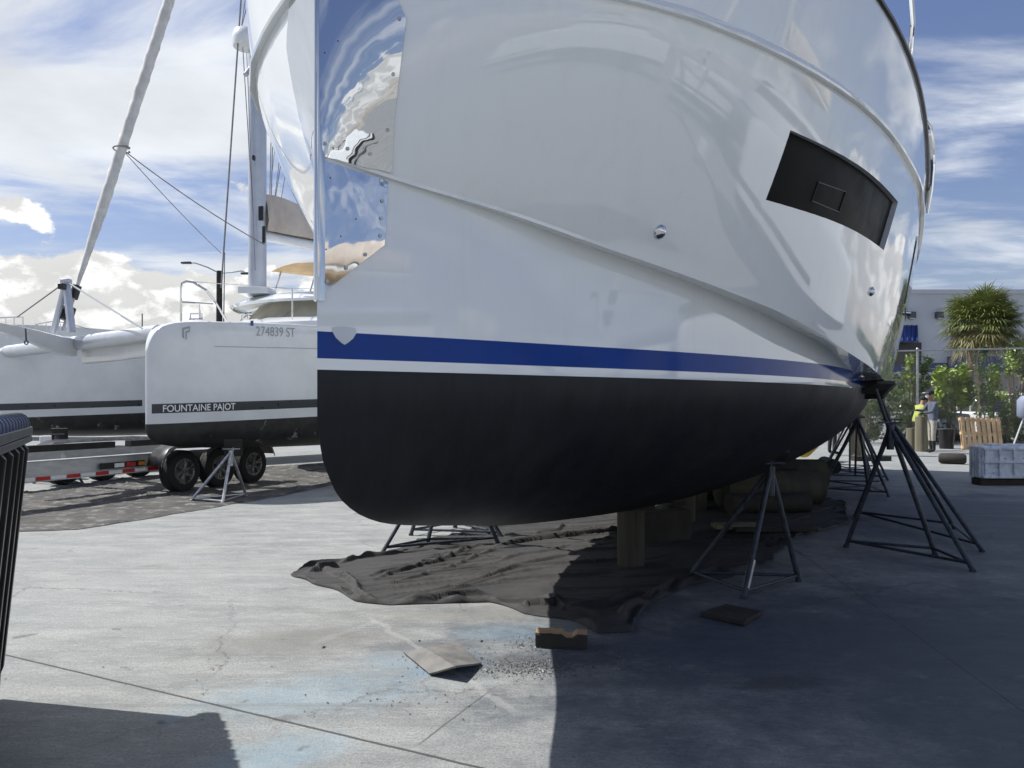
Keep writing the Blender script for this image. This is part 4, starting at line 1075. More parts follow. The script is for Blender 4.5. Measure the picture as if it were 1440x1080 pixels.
# palm
def palm(label, base, top, rad, n):
    root = thing('palm_tree', label, 'palm', base)
    q = MB(); pts = [Vector(base).lerp(Vector(top), i/8)+Vector((.15*math.sin(i*.6),0,0)) for i in range(9)]
    q.tube(pts, [.24,.20,.19,.18,.19,.20,.22,.26,.2], 'bark', 12)
    for i in range(26):
        a_ = random.uniform(0,6.28); z = random.uniform(.55,1); p_ = Vector(base).lerp(Vector(top), z)
        q.tube([p_+Vector((math.cos(a_)*.18,math.sin(a_)*.18,0)), p_+Vector((math.cos(a_)*.34,math.sin(a_)*.34,.22))], [.04,.015], 'bark', 5)
    q.build('trunk', root)
    q = MB(); top = Vector(top); base_pt = top
    for i in range(n):
        a_ = random.uniform(0,6.28); el = math.asin(random.uniform(-.85,1)); d = Vector((math.cos(a_)*math.cos(el), math.sin(a_)*math.cos(el), math.sin(el)))
        L = rad*random.uniform(.40,.62); hub = top+d*L
        mt = 'frond' if el > random.gauss(-.35,.3) else 'frond_old'
        q.tube([top, top+d*L*.5+Vector((0,0,.03)), hub], .014, mt, 4, cap=False)
        side = d.cross(Vector((0,0,1))).normalized(); upv = side.cross(d).normalized()
        for k_ in range(22):
            th = (k_/21-.5)*3.6; ld = (d*math.cos(th)+side*math.sin(th)).normalized(); LL = rad*random.uniform(.36,.60)*(1-.25*abs(th)/1.8)
            w = random.uniform(.012,.026); perp = ld.cross(upv).normalized()*w
            p1 = hub+ld*LL*.55+upv*.03; dr = -Vector((0,0,1))*LL*random.uniform(.05,.28)
            p2 = hub+ld*LL*.9+dr
            q.add([hub-perp*.4, hub+perp*.4, p1+perp, p1-perp, p2], [(0,1,2,3),(3,2,4)], mt)
    q.build('crown', root, smooth=0, merge=False)
palm('shaggy fan palm with a round crown in front of the building', P(1338,600,33)*1, P(1380,457,34.), 2.05, 260)
palm('short palm with drooping fronds at the foot of the building wall', P(1443,590,36), P(1450,505,36), 1.6, 60)
bpy.data.objects['palm_tree'].location.z += 0

def shrub(label, x, y, h_, w, dens, mats, name='shrub', ls=.05, low=0., leafy=1.):
    root = thing(name, label, 'shrub', (x,y,0), 'hedge plants along the fence')
    q = MB()
    for i in range(5):
        a_ = random.uniform(0,6.28); q.tube([Vector((x,y,0)), Vector((x+math.cos(a_)*w*.2,y+math.sin(a_)*w*.2,h_*.5)), Vector((x+math.cos(a_)*w*.35,y+math.sin(a_)*w*.3,h_*.9))], [.03,.02,.006], 'bark', 5)
    q.build('stem', root)
    q = MB(); cl = []
    for i in range(int(10+h_*w*9)):
        u = random.uniform(low,1); ww = w*(.45+.55*math.sin(min(1,u*1.25)*math.pi*.62+.35))*(1.12-u*.55)
        a_ = random.uniform(0,6.28); rr_ = math.sqrt(random.random())*ww/2
        cl.append((Vector((x+math.cos(a_)*rr_, y+math.sin(a_)*rr_, .1+u*h_)), random.uniform(.09,.2)*w**.5, random.choice(mats)))
    for i in range(int(dens*1.6)):
        c, cr, mt = random.choice(cl); p_ = c+Vector((random.gauss(0,cr*.6),random.gauss(0,cr*.6),random.gauss(0,cr*.7)))
        if p_.z < .05: continue
        d = Vector((random.gauss(0,1),random.gauss(0,1),random.gauss(.2,.8))).normalized(); sd = d.cross(Vector((random.gauss(0,1),random.gauss(0,1),random.gauss(0,1)))).normalized()
        s_ = ls*random.uniform(.7,1.6)
        q.add([p_-d*s_, p_+sd*s_*.42, p_+d*s_, p_-sd*s_*.42], [(0,1,2,3)], mt)
    q.build('foliage', root, smooth=0, merge=False)
YF = 26.5
for lab, px, yy, h_, w, dn, ms, ls in (
    ('dark shrub partly behind the yacht at the left end of the fence', 1252, 27.2, 2.2, 1.3, 1600, ('leaf_a','leaf_b'), .05),
    ('tall narrow yellow-green shrub left of the fence post', 1279, 27.4, 3.1, .8, 1800, ('leaf_b','leaf_c','leaf_b'), .05),
    ('thin upright shrub just right of the fence post', 1303, 27.3, 2.9, .55, 900, ('leaf_b','leaf_a'), .05),
    ('bright drooping yellow-green shrub in the middle of the fence', 1325, 28.2, 2.5, .8, 700, ('leaf_c',), .09),
    ('second bright yellow-green shrub, right of the first', 1350, 28.2, 2.6, .95, 1100, ('leaf_c','leaf_c','leaf_b'), .09),
    ('dark shrub behind the standing worker', 1333, 27.0, 2.0, .6, 700, ('leaf_a','leaf_a','leaf_b'), .045),
    ('tall grey-green shrub behind the pallet', 1381, 27.2, 3.25, .7, 1150, ('leaf_a','leaf_b'), .045),
    ('light green shrub top between two tall shrubs', 1396, 28.0, 2.7, .7, 900, ('leaf_b','leaf_c'), .05),
    ('tall shrub at the right edge of the picture', 1429, 27.2, 3.3, .95, 1900, ('leaf_b','leaf_a','leaf_c'), .05),
    ('shrub beyond the right edge next to the last one', 1462, 27.2, 3.0, 1.1, 1400, ('leaf_a','leaf_b'), .05),
    ('low dark shrub between fence post and worker', 1308, 27.0, 1.5, .9, 1300, ('leaf_a',), .045),
    ('low dark shrub right behind the pallet', 1412, 26.95, 1.1, .6, 500, ('leaf_a',), .045),
    ('dark leafy shrub seen under the yacht chine', 1222, 27.4, 2.0, 1.1, 1200, ('leaf_a','leaf_b'), .05)):
    shrub(lab, P(px,500,yy).x, yy, h_, w, dn, ms, ls=ls, low=.5 if 'bright' in lab or 'light' in lab else 0.)

# chain link fence
fx0, fx1 = P(1130,500,YF).x, P(1500,500,YF).x; fz = 3.27
fn = thing('chain_link_fence', 'tall chain link fence in front of the hedge and parked cars', 'fence', ((fx0+fx1)/2, YF, 0))
q = MB(); q.tube([(fx0,YF+.0,fz-.12),(fx1,YF-.4,fz+.05)], .03, 'galv'); q.build('top_rail', fn)
for px in (1180,1291,1472):
    x = P(px,500,YF).x; q = MB(); q.tube([(x,YF+.04,0),(x,YF+.04,fz)], .04, 'galv', 12); q.sphere((x,YF+.04,fz+.02), .05, 'galv', 10, 6); q.build('fence_post', fn)
q = MB(); st = .10; hgt = fz-.1; x = fx0-hgt
while x < fx1:
    for dr in (1,-1):
        xa, xb = (x, x+hgt*1.1) if dr > 0 else (x+hgt*1.1, x)
        za, zb = .05, hgt
        # clip
        def clipx(xa,za,xb,zb):
            if xa > xb: xa,za,xb,zb = xb,zb,xa,za
            if xb < fx0 or xa > fx1: return None
            if xa < fx0: za += (zb-za)*(fx0-xa)/(xb-xa); xa = fx0
            if xb > fx1: zb = za+(zb-za)*(fx1-xa)/(xb-xa); xb = fx1
            return xa,za,xb,zb
        r_ = clipx(xa,za,xb,zb)
        if r_: q.tube([(r_[0],YF-.02*dr,r_[1]),(r_[2],YF-.02*dr,r_[3])], .0026, 'wire', 3, cap=False)
    x += st
q.build('wire_mesh', fn, smooth=0, merge=False)

# parked cars beyond the fence
def car(label, cx, cy, rot, mt, L=4.7, Wd=1.85, H=1.75, suv=True):
    root = thing('parked_car', label, 'car', (cx,cy,0), 'cars parked behind the fence')
    rm = Matrix.Rotation(rot, 3, 'Z')
    def C(x,y,z): return Vector((cx,cy,0))+rm @ Vector((x,y,z))
    low = [(-L/2,.45),(-L/2+.03,.85),(-L/2+.12,1.02),(-L/2+1.15,1.10),(L/2-.25,1.12),(L/2-.03,1.0),(L/2,.5),(L/2-.1,.28),(-L/2+.1,.28)]
    q = MB(); n = len(low)
    lvl = []
    for y_, k_ in ((-Wd/2,.97),(-Wd/2+.08,1),(Wd/2-.08,1),(Wd/2,.97)):
        lvl.append([C(x*k_,y_,.28+(z-.28)*(1 if k_ == 1 else .95)) for x, z in low])
    for a_, b__ in zip(lvl[:-1], lvl[1:]): q.add(a_+b__, [(i,(i+1)%n,n+(i+1)%n,n+i) for i in range(n)], mt)
    q.add(lvl[0], [tuple(range(n))], mt); q.add(lvl[-1], [tuple(range(n))], mt)
    body = q.build('body', root, bevel=.03)
    cab = [(-L/2+.95,1.09),(-L/2+1.75,H-.05),(L/2-.75,H-.03),(L/2-.18,1.11)]
    q = MB(); A_ = [C(x,-Wd/2+.10+(.14 if z > 1.3 else 0),z) for x, z in cab]; B_ = [C(x,Wd/2-.10-(.14 if z > 1.3 else 0),z) for x, z in cab]
    q.add(A_+B_, [(0,1,2,3),(7,6,5,4),(0,4,5,1),(1,5,6,2),(2,6,7,3)], 'glass'); q.build('window', root, bevel=.03)
    q = MB(); q.box(C(.2,0,H-.01), (L*.52,Wd-.46,.07), mt, rot)
    for x in (-L/2+1.75, -.1, 1.1, L/2-.75):
        for s_ in (-1,1): q.tube([C(x,s_*(Wd/2-.235),H-.03), C(x+(-.1 if x < -.5 else .05 if x > 1.2 else 0),s_*(Wd/2-.115),1.12)], .035, mt, 6)
    q.build('roof', root, bevel=.025)
    for x in (-L/2+.85, L/2-.9):
        for s_ in (-1,1):
            q = MB(); q.tube([C(x,s_*(Wd/2-.2),.34), C(x,s_*(Wd/2+.01),.34)], .34, 'rubber', 24); w = q.build('wheel', root)
            q = MB(); q.tube([C(x,s_*(Wd/2-.0),.34), C(x,s_*(Wd/2+.022),.34)], .20, 'alu', 18); q.build('rim', w)
    for s_ in (-1,1):
        q = MB(); q.box(C(-L/2+.03,s_*(Wd/2-.3),.80), (.1,.38,.14), 'chrome', rot); q.build('headlight', root, bevel=.02)
        q = MB(); q.box(C(L/2-.04,s_*(Wd/2-.2),.88), (.08,.16,.3), 'red', rot); q.build('tail_light', root, bevel=.02)
car('white minivan parked behind the shrubs, left one of the white cars', 18.0, 30.2, 1.9, 'car_white', H=1.85)
car('white car parked behind the pallet and shrubs, right one of the white cars', 21.6, 31., 1.75, 'car_white', H=1.8)
car('silver car nose seen low behind the fence near the jack stands', 15.4, 30.0, 1.75, 'car_dark', H=1.45)

# piles, bin, pallet, crate in the back right
YW = 22.6
pile('tall weathered wooden pile beside the workers', Vector((P(1296,600,YW).x,YW,0)), .175, P(1296,586,YW).z, group='wooden piles by the workers')
pile('short wooden pile left of the tall one', Vector((P(1282,600,YW+.6).x,YW+.6,0)), .15, P(1282,602,YW+.6).z, group='wooden piles by the workers')
pile('thick grey pile standing beside the yacht stern, nearest the yellow floats', Vector((P(1205,600,21).x,21,0)), .20, 2.2, group='wooden piles by the workers')
q = MB(); c = P(1331,620,24.); q.tube([(c.x,c.y,0.01),(c.x,c.y,.60)], [.20,.24], 'black', 20); q.tube([(c.x,c.y,.60),(c.x,c.y,.63)], .26, 'grey_dark', 20); tag(q.build('waste_bin', None, smooth=40), 'dark grey barrel bin behind the standing worker', 'bin')
pr = thing('wooden_pallet', 'pale wooden pallet leaning upright against the hedge', 'pallet', (P(1383,630,23.5).x,23.5,0))
pc = P(1383,608,23.4); pw_, ph_ = 1.25, 1.0; tl = R(-14); rmx = Matrix.Rotation(R(2.5),3,'Y') @ Matrix.Rotation(tl,3,'X')
def PL(x,y,z): return Vector((pc.x,pc.y,.005))+rmx @ Vector((x,y,z))
for i in range(8):
    x = -pw_/2+.07+i*(pw_-.14)/7; q = MB(); q.box(PL(x,0,ph_/2), (.105,.02,ph_), 'pallet', rmx); q.build('board', pr, bevel=.003)
for z in (.06,ph_/2,ph_-.06):
    q = MB(); q.box(PL(0,.055,z), (pw_,.09,.09), 'pallet', rmx); q.build('stringer', pr, bevel=.003)
for i in range(4):
    x = -pw_/2+.08+i*(pw_-.16)/3; q = MB(); q.box(PL(x,.112,ph_/2), (.10,.02,ph_), 'pallet', rmx); q.build('board', pr, bevel=.003)
# weathered crate
c0 = G(1381,683); cr = thing('storage_crate', 'low weathered grey panelled crate on dark skids at the right edge', 'crate', c0+Vector((.6,.5,0)))
cw, cd, ch = 1.6, .36, .56; cx = c0.x+cw/2; cy = c0.y+cd/2
q = MB(); q.box((cx,cy,.12+ch/2), (cw,cd,ch), 'weathered'); q.build('panel', cr, bevel=.03)
q = MB()
for i in range(7): q.box((c0.x+.06+i*(cw-.12)/6, c0.y-.012, .12+ch/2), (.05,.035,ch-.03), 'weathered')
for z in (.15,.12+ch*.52,.12+ch-.04): q.box((cx,c0.y-.018,z), (cw-.02,.035,.045), 'weathered')
for i in range(4): q.box((c0.x-.012, c0.y+.06+i*(cd-.12)/3, .12+ch/2), (.035,.05,ch-.03), 'weathered')
q.build('rib', cr, bevel=.006)
q = MB()
for y_ in (.1,cd/2,cd-.1): q.box((cx,c0.y+y_-.02,.06), (cw+.02,.12,.115), 'wood_dark')
q.build('skid', cr, bevel=.01)
q = MB(); q.box((cx+.1,cy+.1,.12+ch+.012), (cw*.8,cd*.75,.02), 'blue' if False else 'weathered'); q.build('lid', cr)
# stool-like stand
sx = P(1446,590,20.5); root = thing('work_stand', 'stand with rounded blue-grey top on pale splayed legs, cut by the right edge', 'stand', (sx.x,sx.y,0))
q = MB(); q.tube([(sx.x,sx.y,1.02),(sx.x,sx.y,1.08),(sx.x,sx.y,1.5),(sx.x,sx.y,1.62)], [.2,.26,.26,.16], 'slate', 20); q.build('top', root, smooth=50)
for a_ in (2.6,4.2,5.6,1.):
    q = MB(); q.tube([(sx.x+math.cos(a_)*.1,sx.y+math.sin(a_)*.1,1.04),(sx.x+math.cos(a_)*.42,sx.y+math.sin(a_)*.42,0)], .02, 'gelcoat2'); q.build('leg', root)

# yellow floats at the stern
fl = thing('inflatable_float', 'yellow float lying by the yacht stern', 'float', (P(1135,635,18.5).x,18.5,0))
q = MB(); a_, b__ = P(1128,632,17.6), P(1152,612,19.); q.tube([a_, a_.lerp(b__,.05), a_.lerp(b__,.5), b__], [.13,.21,.20,.15], 'yellow', 18); q.build('tube', fl, smooth=60)
q = MB(); a_ = P(1118,628,18.6); q.tube([a_-Vector((.15,0,0)), a_+Vector((.15,.1,0))], [.1,.16], 'wood_dark', 12); q.build('strap', fl)

# ------------------------------------------------------------------ people
def person(label, base, J, rad, mats, extras, hands=True):
    """J: joint name -> (x,y,z) relative to the feet point; skeleton grown with a skin modifier"""
    root = thing('person', label, 'person', base)
    E = [('pelvis','waist'),('waist','chest'),('chest','neck'),('neck','head0'),('head0','head1'),
         ('chest','shL'),('shL','elL'),('elL','wrL'),('wrL','haL'),('chest','shR'),('shR','elR'),('elR','wrR'),('wrR','haR'),
         ('pelvis','hiL'),('hiL','knL'),('knL','anL'),('anL','toL'),('pelvis','hiR'),('hiR','knR'),('knR','anR'),('anR','toR')]
    names = list(J); co = [Vector(J[n]) for n in names]; rr_ = [rad[n] for n in names]; ed = [(names.index(a_), names.index(b__)) for a_, b__ in E]
    for s_ in 'LR':
        h0 = Vector(J['ha'+s_]); d = (h0-Vector(J['wr'+s_])).normalized(); sd = d.cross(Vector((0,0,1))).normalized() if abs(d.z) < .95 else Vector((0,1,0))
        up = sd.cross(d)
        hi = names.index('ha'+s_)
        for k_, (off, ln) in enumerate(((-.03,.07),(-.01,.08),(.011,.075),(.031,.06),(-.045,.045))):
            st_ = h0+sd*off-(d*.03 if k_ == 4 else d*0); co.append(st_+d*.012); rr_.append(.009); i0 = len(co)-1; ed.append((hi,i0))
            co.append(st_+d*ln*.6+up*(-.008) + (sd*-.02 if k_ == 4 else sd*0)); rr_.append(.009); ed.append((i0,len(co)-1))
            co.append(st_+d*ln*.9-up*.03); rr_.append(.008); ed.append((len(co)-2,len(co)-1))
    me = bpy.data.meshes.new('body'); me.from_pydata([tuple(c) for c in co], ed, [])
    ob = bpy.data.objects.new('body', me); COL.objects.link(ob)
    bm = bmesh.new(); bm.from_mesh(me); ly = bm.verts.layers.skin.verify(); bm.verts.ensure_lookup_table()
    for v in bm.verts:
        r_ = rr_[v.index]; r_ = r_ if isinstance(r_, tuple) else (r_, r_); v[ly].radius = r_
        v[ly].use_root = (names[v.index] == 'pelvis') if v.index < len(names) else False
    bm.to_mesh(me); bm.free()
    ob.modifiers.new('s','SKIN').use_smooth_shade = True; sb = ob.modifiers.new('d','SUBSURF'); sb.levels = sb.render_levels = 2
    bpy.context.view_layer.update(); dg = bpy.context.evaluated_depsgraph_get(); nm = bpy.data.meshes.new_from_object(ob.evaluated_get(dg))
    ob.modifiers.clear(); ob.data = nm; nm.name = 'body'
    for mt in mats[0]: nm.materials.append(M[mt])
    for p in nm.polygons: p.material_index = mats[1](p.center); p.use_smooth = True
    ob.parent = root
    for nme, fn_ in extras:
        q = MB(); fn_(q, Vector(base)); q.build(nme, root, smooth=50)
    return root
RD = dict(pelvis=(.15,.12), waist=(.14,.11), chest=(.16,.12), neck=.055, head0=(.085,.09), head1=(.085,.095),
          shL=.065, elL=.047, wrL=.032, haL=(.04,.022), shR=.065, elR=.047, wrR=.032, haR=(.04,.022),
          hiL=.09, knL=.062, anL=.05, toL=.04, hiR=.09, knR=.062, anR=.05, toR=.04)
# worker 1: stands in profile, facing left, arms forward
b1 = Vector((P(1311,635,21.9).x, 21.9, 0))
J1 = dict(pelvis=(.0,0,.95), waist=(.01,0,1.1), chest=(.02,0,1.34), neck=(-.03,0,1.50), head0=(-.06,0,1.60), head1=(-.07,0,1.70),
          shL=(.0,-.19,1.42), elL=(-.12,-.20,1.17), wrL=(-.34,-.14,1.13), haL=(-.41,-.13,1.12), shR=(.0,.19,1.42), elR=(-.16,.19,1.2), wrR=(-.36,.12,1.22), haR=(-.43,.11,1.22),
          hiL=(.0,-.10,.90), knL=(-.03,-.11,.50), anL=(-.01,-.11,.09), toL=(-.19,-.12,.05), hiR=(.01,.10,.90), knR=(.0,.11,.50), anR=(.03,.11,.09), toR=(-.14,.12,.05))
def m1(c):
    if c.z > 1.475 and abs(c.y) < .12: return 3
    if c.x < -.33 and c.z > .8: return 4
    if c.z > .93: return 0
    return 1 if c.z > .36 else 2
def cap1(q, b):
    q.sphere(b+Vector((-.065,0,1.72)), .112, 'cloth_dark', 14, 8, (1.05,.92,.75)); q.box(b+Vector((-.18,0,1.715)), (.13,.15,.015), 'cloth_white')
def mask1(q, b): q.sphere(b+Vector((-.145,0,1.625)), .06, 'cloth_white', 12, 8, (.7,1.,1.))
def face1(q, b):
    q.sphere(b+Vector((-.165,0,1.66)), .018, 'skin', 8, 6)
    for s_ in (-1,1): q.sphere(b+Vector((-.06,s_*.09,1.655)), .025, 'skin', 8, 6, (1,.4,1.3)); q.sphere(b+Vector((-.15,s_*.035,1.68)), .011, 'cloth_dark', 6, 5)
person('worker in slate shirt, khaki trousers and face mask standing by the tall pile', b1, J1, RD, (('shirt','khaki','rubber','skin','black'), m1), (('cap',cap1),('face_mask',mask1),('face',face1)))
# worker 2: lime shirt, bending behind the pile, facing right
b2 = Vector((P(1294,632,23.2).x, 23.2, 0))
J2 = dict(pelvis=(-.12,0,.90), waist=(-.08,0,1.03), chest=(.0,0,1.24), neck=(.05,0,1.38), head0=(.10,0,1.46), head1=(.13,0,1.55),
          shL=(.0,-.18,1.31), elL=(.05,-.22,1.08), wrL=(.24,-.12,1.10), haL=(.30,-.10,1.10), shR=(.0,.18,1.31), elR=(.08,.2,1.1), wrR=(.26,.1,1.12), haR=(.32,.1,1.12),
          hiL=(-.1,-.1,.85), knL=(-.03,-.12,.47), anL=(-.08,-.12,.09), toL=(.08,-.12,.05), hiR=(-.1,.1,.85), knR=(.0,.11,.47), anR=(-.08,.11,.09), toR=(.08,.12,.05))
def m2(c):
    if c.z > 1.36 and abs(c.y) < .12 or (c.x > .16 and c.z > .9): return 3
    return 0 if c.z > .88 else (1 if c.z > .1 else 2)
def cap2(q, b): q.sphere(b+Vector((.12,0,1.57)), .115, 'cloth_dark', 14, 8, (1.05,.95,.75)); q.box(b+Vector((.24,0,1.55)), (.12,.14,.015), 'cloth_dark')
def face2(q, b):
    q.sphere(b+Vector((.225,0,1.49)), .018, 'skin', 8, 6)
    for s_ in (-1,1): q.sphere(b+Vector((.11,s_*.09,1.49)), .025, 'skin', 8, 6, (1,.4,1.3)); q.sphere(b+Vector((.205,s_*.035,1.51)), .011, 'cloth_dark', 6, 5)
person('worker in lime shirt and dark cap leaning over behind the tall pile', b2, J2, RD, (('lime','cloth_dark','rubber','skin'), m2), (('cap',cap2),('face',face2)))
# worker 3: only legs show under the hull
b3 = Vector((P(1170,638,21.).x, 21., 0))
J3 = {k_: (v[0]*-1, v[1], v[2]) for k_, v in J1.items()}
def m3(c):
    if c.z > 1.475 and abs(c.y) < .12 or (c.x > .33 and c.z > .8): return 3
    return 0 if c.z > .93 else (1 if c.z > .1 else 2)
def cap3(q, b): q.sphere(b+Vector((.065,0,1.72)), .112, 'cloth_dark', 14, 8, (1.05,.92,.75))
def face3(q, b): q.sphere(b+Vector((.165,0,1.64)), .018, 'skin', 8, 6)
person('worker whose dark trousers and shoes show below the yacht hull', b3, J3, RD, (('shirt','cloth_dark','rubber','skin'), m3), (('cap',cap3),('face',face3)))

# ------------------------------------------------------------------ street lamp, far things
lp = thing('street_lamp', 'twin-arm street lamp on a dark wooden pole behind the catamaran', 'street lamp', (P(308,560,42).x,42,0))
q = MB(); q.tube([(P(308,560,42).x,42,0), P(308.5,381,42)], [.2,.15], 'wood_dark', 12); q.build('pole', lp)
for pts in ([(308,384),(292,376),(275,370),(262,369)], [(308,384),(325,383),(340,381),(346,384)]):
    q = MB(); q.tube([P(x,y,42) for x, y in pts], .04, 'galv', 6); arm = q.build('arm', lp)
    q = MB(); q.box(P(pts[-1][0],pts[-1][1]+.5,42), (.55,.22,.12), 'grey_dark'); q.build('lamp_head', lp, bevel=.03)
q = MB(); q.tube([P(313,560,41),P(316,355,41)], [.05,.02], 'grey_dark', 8); tag(q.build('flag_pole', None), 'thin dark pole rising beside the street lamp', 'pole')
# distant boat behind the catamaran's far bow
fb = thing('moored_boat', 'distant white boat with bow rails glimpsed beyond the catamaran crossbeam', 'boat', (P(40,560,30).x,30,0))
q = MB(); rows_ = []
for i in range(9):
    u = i/8; w = 1.6*min(1,(u*1.6)**.6); x = P(165-i*34,500,30).x; top = P(0,462-6*math.sin(u*3),30).z
    rows_.append([Vector((x,30+1.6-w,top)), Vector((x,30+1.6-w*.8,1.6)), Vector((x,31.6,.9)), Vector((x,31.6+w*.8,1.6)), Vector((x,31.6+w,top)), Vector((x,30+1.6-w,top))])
q.grid(rows_, 'gelcoat2'); q.build('hull', fb)
q = MB()
for y in (0,):
    q.tube([P(x,y_,30) for x, y_ in ((0,447),(20,446),(32,446),(32,463))], .03, 'chrome', 6); q.tube([P(x,y_,30) for x, y_ in ((40,463),(55,455),(75,452),(95,454),(125,463))], .02, 'chrome', 6)
    for x in (8,20,50,65,85): q.tube([P(x,455 if x > 40 else 447,30), P(x,465,30)], .02, 'chrome', 6)
q.build('bow_rail', fb)
q = MB(); q.tube([P(200,465,24),P(200,441,24)], .018, 'grey_dark', 6); tag(q.build('antenna', None), 'thin dark antenna rising above the crossbeam right end', 'antenna')
# far tree belt and low sheds that close the horizon
q = MB(); random.seed(5)
for i in range(9000):
    x = random.uniform(-90,110); y = random.uniform(90,100); top = 2.2+1.4*noise.noise(Vector((x*.08,1,1)))+1.0*noise.noise(Vector((x*.4,3,1)))
    z = random.uniform(0, max(.8, top)); s_ = random.uniform(.3,.7); a_ = random.uniform(0,6.28); d = Vector((math.cos(a_),math.sin(a_)*.5,random.uniform(-.4,.4)))*s_; u = Vector((random.uniform(-.4,.4),.1,1))*s_*.7
    p_ = Vector((x,y,z)); q.add([p_-d,p_-u,p_+d,p_+u], [(0,1,2,3)], random.choice(('leaf_a','leaf_b','leaf_a')))
tag(q.build('far_tree_belt', None, smooth=0, merge=False), 'distant belt of trees beyond the yard', 'trees', kind='stuff')

# a second and third boat stored to the right of the photographer (outside the picture; it shows in the gloss)
def copy_tree(o, parent=None, off=None):
    c = o.copy(); COL.objects.link(c)
    if parent is not None: c.parent = parent
    else: c.location = o.location+off
    for ch in list(o.children): copy_tree(ch, c)
    return c
nb = copy_tree(cat, None, Vector((18.5,-11.5,0)))
nb['label'] = 'third sailing catamaran stored to the right, outside the picture, mirrored in the gloss'
nc = copy_tree(cat, None, Vector((18.,-27.,0)))
nc['label'] = 'second sailing catamaran stored behind the photographer, outside the picture'
# ================================================================== WORLD, SUN, CAMERA
SUNV = Vector((-.80,.23,1.)).normalized()
wd = bpy.data.worlds.new('World'); S.world = wd; wd.use_nodes = True
k = NT(wd.node_tree); bg = wd.node_tree.nodes['Background']
sky = k.node('ShaderNodeTexSky', sky_type='NISHITA'); sky.sun_disc = False
sky.sun_elevation = math.asin(SUNV.z); sky.sun_rotation = math.atan2(SUNV.x, SUNV.y)
sky.air_density = 1.3; sky.dust_density = .6; sky.ozone_density = 2.0
tc = k.node('ShaderNodeTexCoord').outputs['Generated']
sp = k.node('ShaderNodeSeparateXYZ'); k.put(sp.inputs[0], tc); dx, dy, dz = sp.outputs
zc_ = k.math('MAXIMUM', dz, .0)
inv = k.math('DIVIDE', 1., k.math('ADD', zc_, .12))
plane = k.node('ShaderNodeCombineXYZ'); k.put(plane.inputs[0], k.math('MULTIPLY', dx, inv)); k.put(plane.inputs[1], k.math('MULTIPLY', dy, inv)); pv = plane.outputs[0]
# high veil: thick to the left of the view, thin elsewhere
n1 = k.noise(k.mapping(pv, loc=(3.1,1.7,0), rot=(0,0,.5), scale=(.55,1.25,1)), 1.15, 9, .58, .6)
az = k.math('ARCTAN2', dx, dy)                      # 0 straight ahead, negative to the left
left = k.math('MULTIPLY', k.ramp(az, -.18, -.38), k.ramp(az, -2.4, -1.2))
thick = k.math('ADD', k.ramp(n1, .42, .66), 0.)
lowgap = k.ramp(dz, .20, .33)
veil = k.math('MULTIPLY', k.ramp(k.math('ADD', n1, k.math('MULTIPLY', left, k.ramp(dz,.16,.36,.06,.28))), .49, .70), .95)
wisp = k.noise(k.mapping(pv, loc=(.3,4.4,0), rot=(0,0,-.95), scale=(.6,1.8,1)), 1.5, 10, .60, .7)
w_ = k.math('MULTIPLY', k.ramp(wisp, .52, .84), k.ramp(dz, .60, .12, .15, .8))
veil = k.math('MAXIMUM', veil, w_)
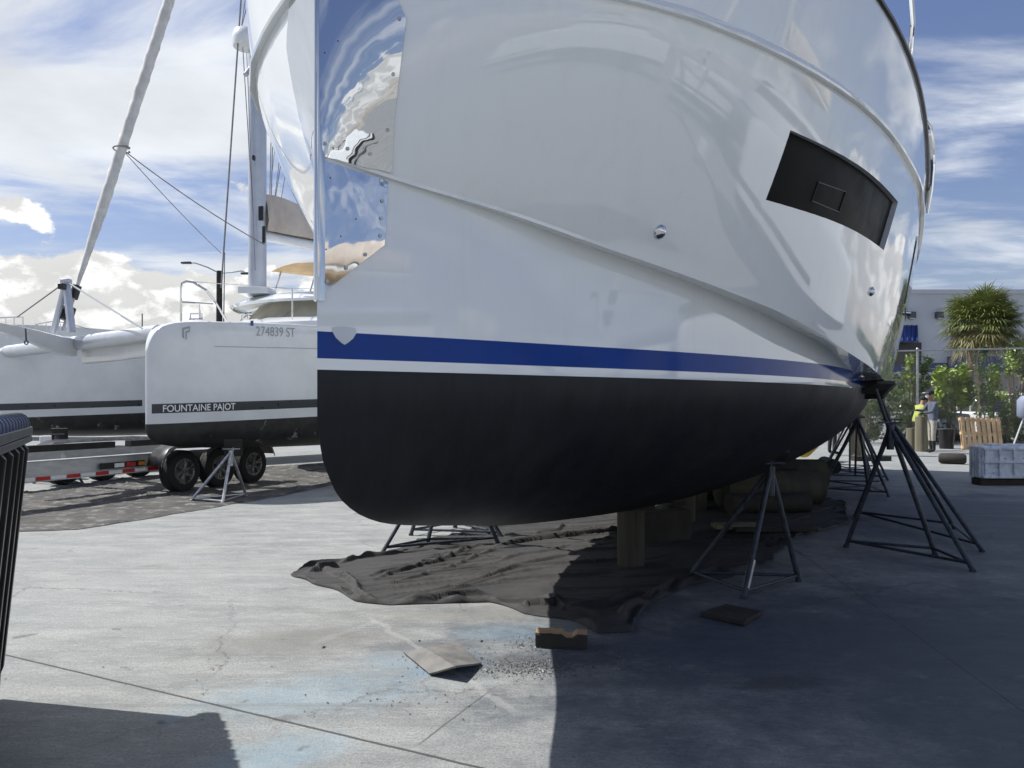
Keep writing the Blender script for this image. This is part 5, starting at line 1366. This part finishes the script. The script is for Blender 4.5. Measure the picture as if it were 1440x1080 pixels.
# cumulus towers low over the horizon
cv = k.node('ShaderNodeCombineXYZ'); k.put(cv.inputs[0], az); k.put(cv.inputs[1], k.math('MULTIPLY', dz, 1.5)); cvv = cv.outputs[0]
big = k.noise(k.mapping(cvv, loc=(.62,.0,2.)), 3.6, 2, .5)
bil = k.noise(k.mapping(cvv, loc=(.2,.7,1.)), 15., 9, .60, .15)
topz = k.math('ADD', k.math('MULTIPLY', k.math('SUBTRACT', big, .5), .42), k.math('MULTIPLY', k.math('SUBTRACT', bil, .5), .16))
lim = k.math('ADD', topz, k.math('ADD', .105, k.math('MULTIPLY', left, .085)))
cum = k.ramp(k.math('SUBTRACT', lim, dz), -.004, .012)
lit = k.noise(k.mapping(cvv, loc=(.2+.022,.7-.02,1.)), 15., 9, .60, .15)
relief = k.math('ADD', .80, k.math('MULTIPLY', k.math('SUBTRACT', bil, lit), 3.2))
relief = k.math('MULTIPLY', k.math('MINIMUM', k.math('MAXIMUM', relief, .74), 1.12), k.ramp(k.math('SUBTRACT', lim, dz), 0., .12, 1.04, .88))
CL = 10.2
skc = k.mix(1., sky.outputs[0], (1.05,.99,1.20), 'MULTIPLY')
vs_ = k.math('ADD', 1.0, k.math('MULTIPLY', k.math('SUBTRACT', k.noise(k.mapping(pv, loc=(9,2,0)), 1.6, 6, .55), .5), .75))
vcol = k.node('ShaderNodeVectorMath', operation='SCALE'); vcol.inputs[0].default_value = (CL*.93, CL*.97, CL*1.02); k.put(vcol.inputs[3], vs_)
c1 = k.mix(veil, skc, vcol.outputs[0])
ccol = k.node('ShaderNodeVectorMath', operation='SCALE'); ccol.inputs[0].default_value = (CL*1.12, CL*1.12, CL*1.11); k.put(ccol.inputs[3], relief)
hazeh = k.ramp(dz, .0, .08, .45, 1.)
c2 = k.mix(k.math('MULTIPLY', cum, hazeh), c1, ccol.outputs[0])
k.put(bg.inputs[0], c2); bg.inputs[1].default_value = .075
sun = bpy.data.lights.new('sun','SUN'); sun.energy = 5.0; sun.angle = R(.55); sun.color = (1.,.97,.93)
so = bpy.data.objects.new('sun', sun); COL.objects.link(so); so.rotation_euler = (-SUNV).to_track_quat('-Z','Y').to_euler()
so.location = SUNV*60
cam = bpy.data.cameras.new('camera'); cam.sensor_width = 36; cam.lens = 36*F/1440; cam.shift_y = 27/1440; cam.clip_end = 2000; cam.clip_start = .05
co = bpy.data.objects.new('camera', cam); COL.objects.link(co); co.location = (0,0,EYE); co.rotation_euler = (R(90),0,0); S.camera = co
S.view_settings.view_transform = 'Standard'; S.view_settings.look = 'None'; S.view_settings.exposure = .24; S.view_settings.gamma = 1
S.render.engine = 'CYCLES'; S.cycles.max_bounces = 8
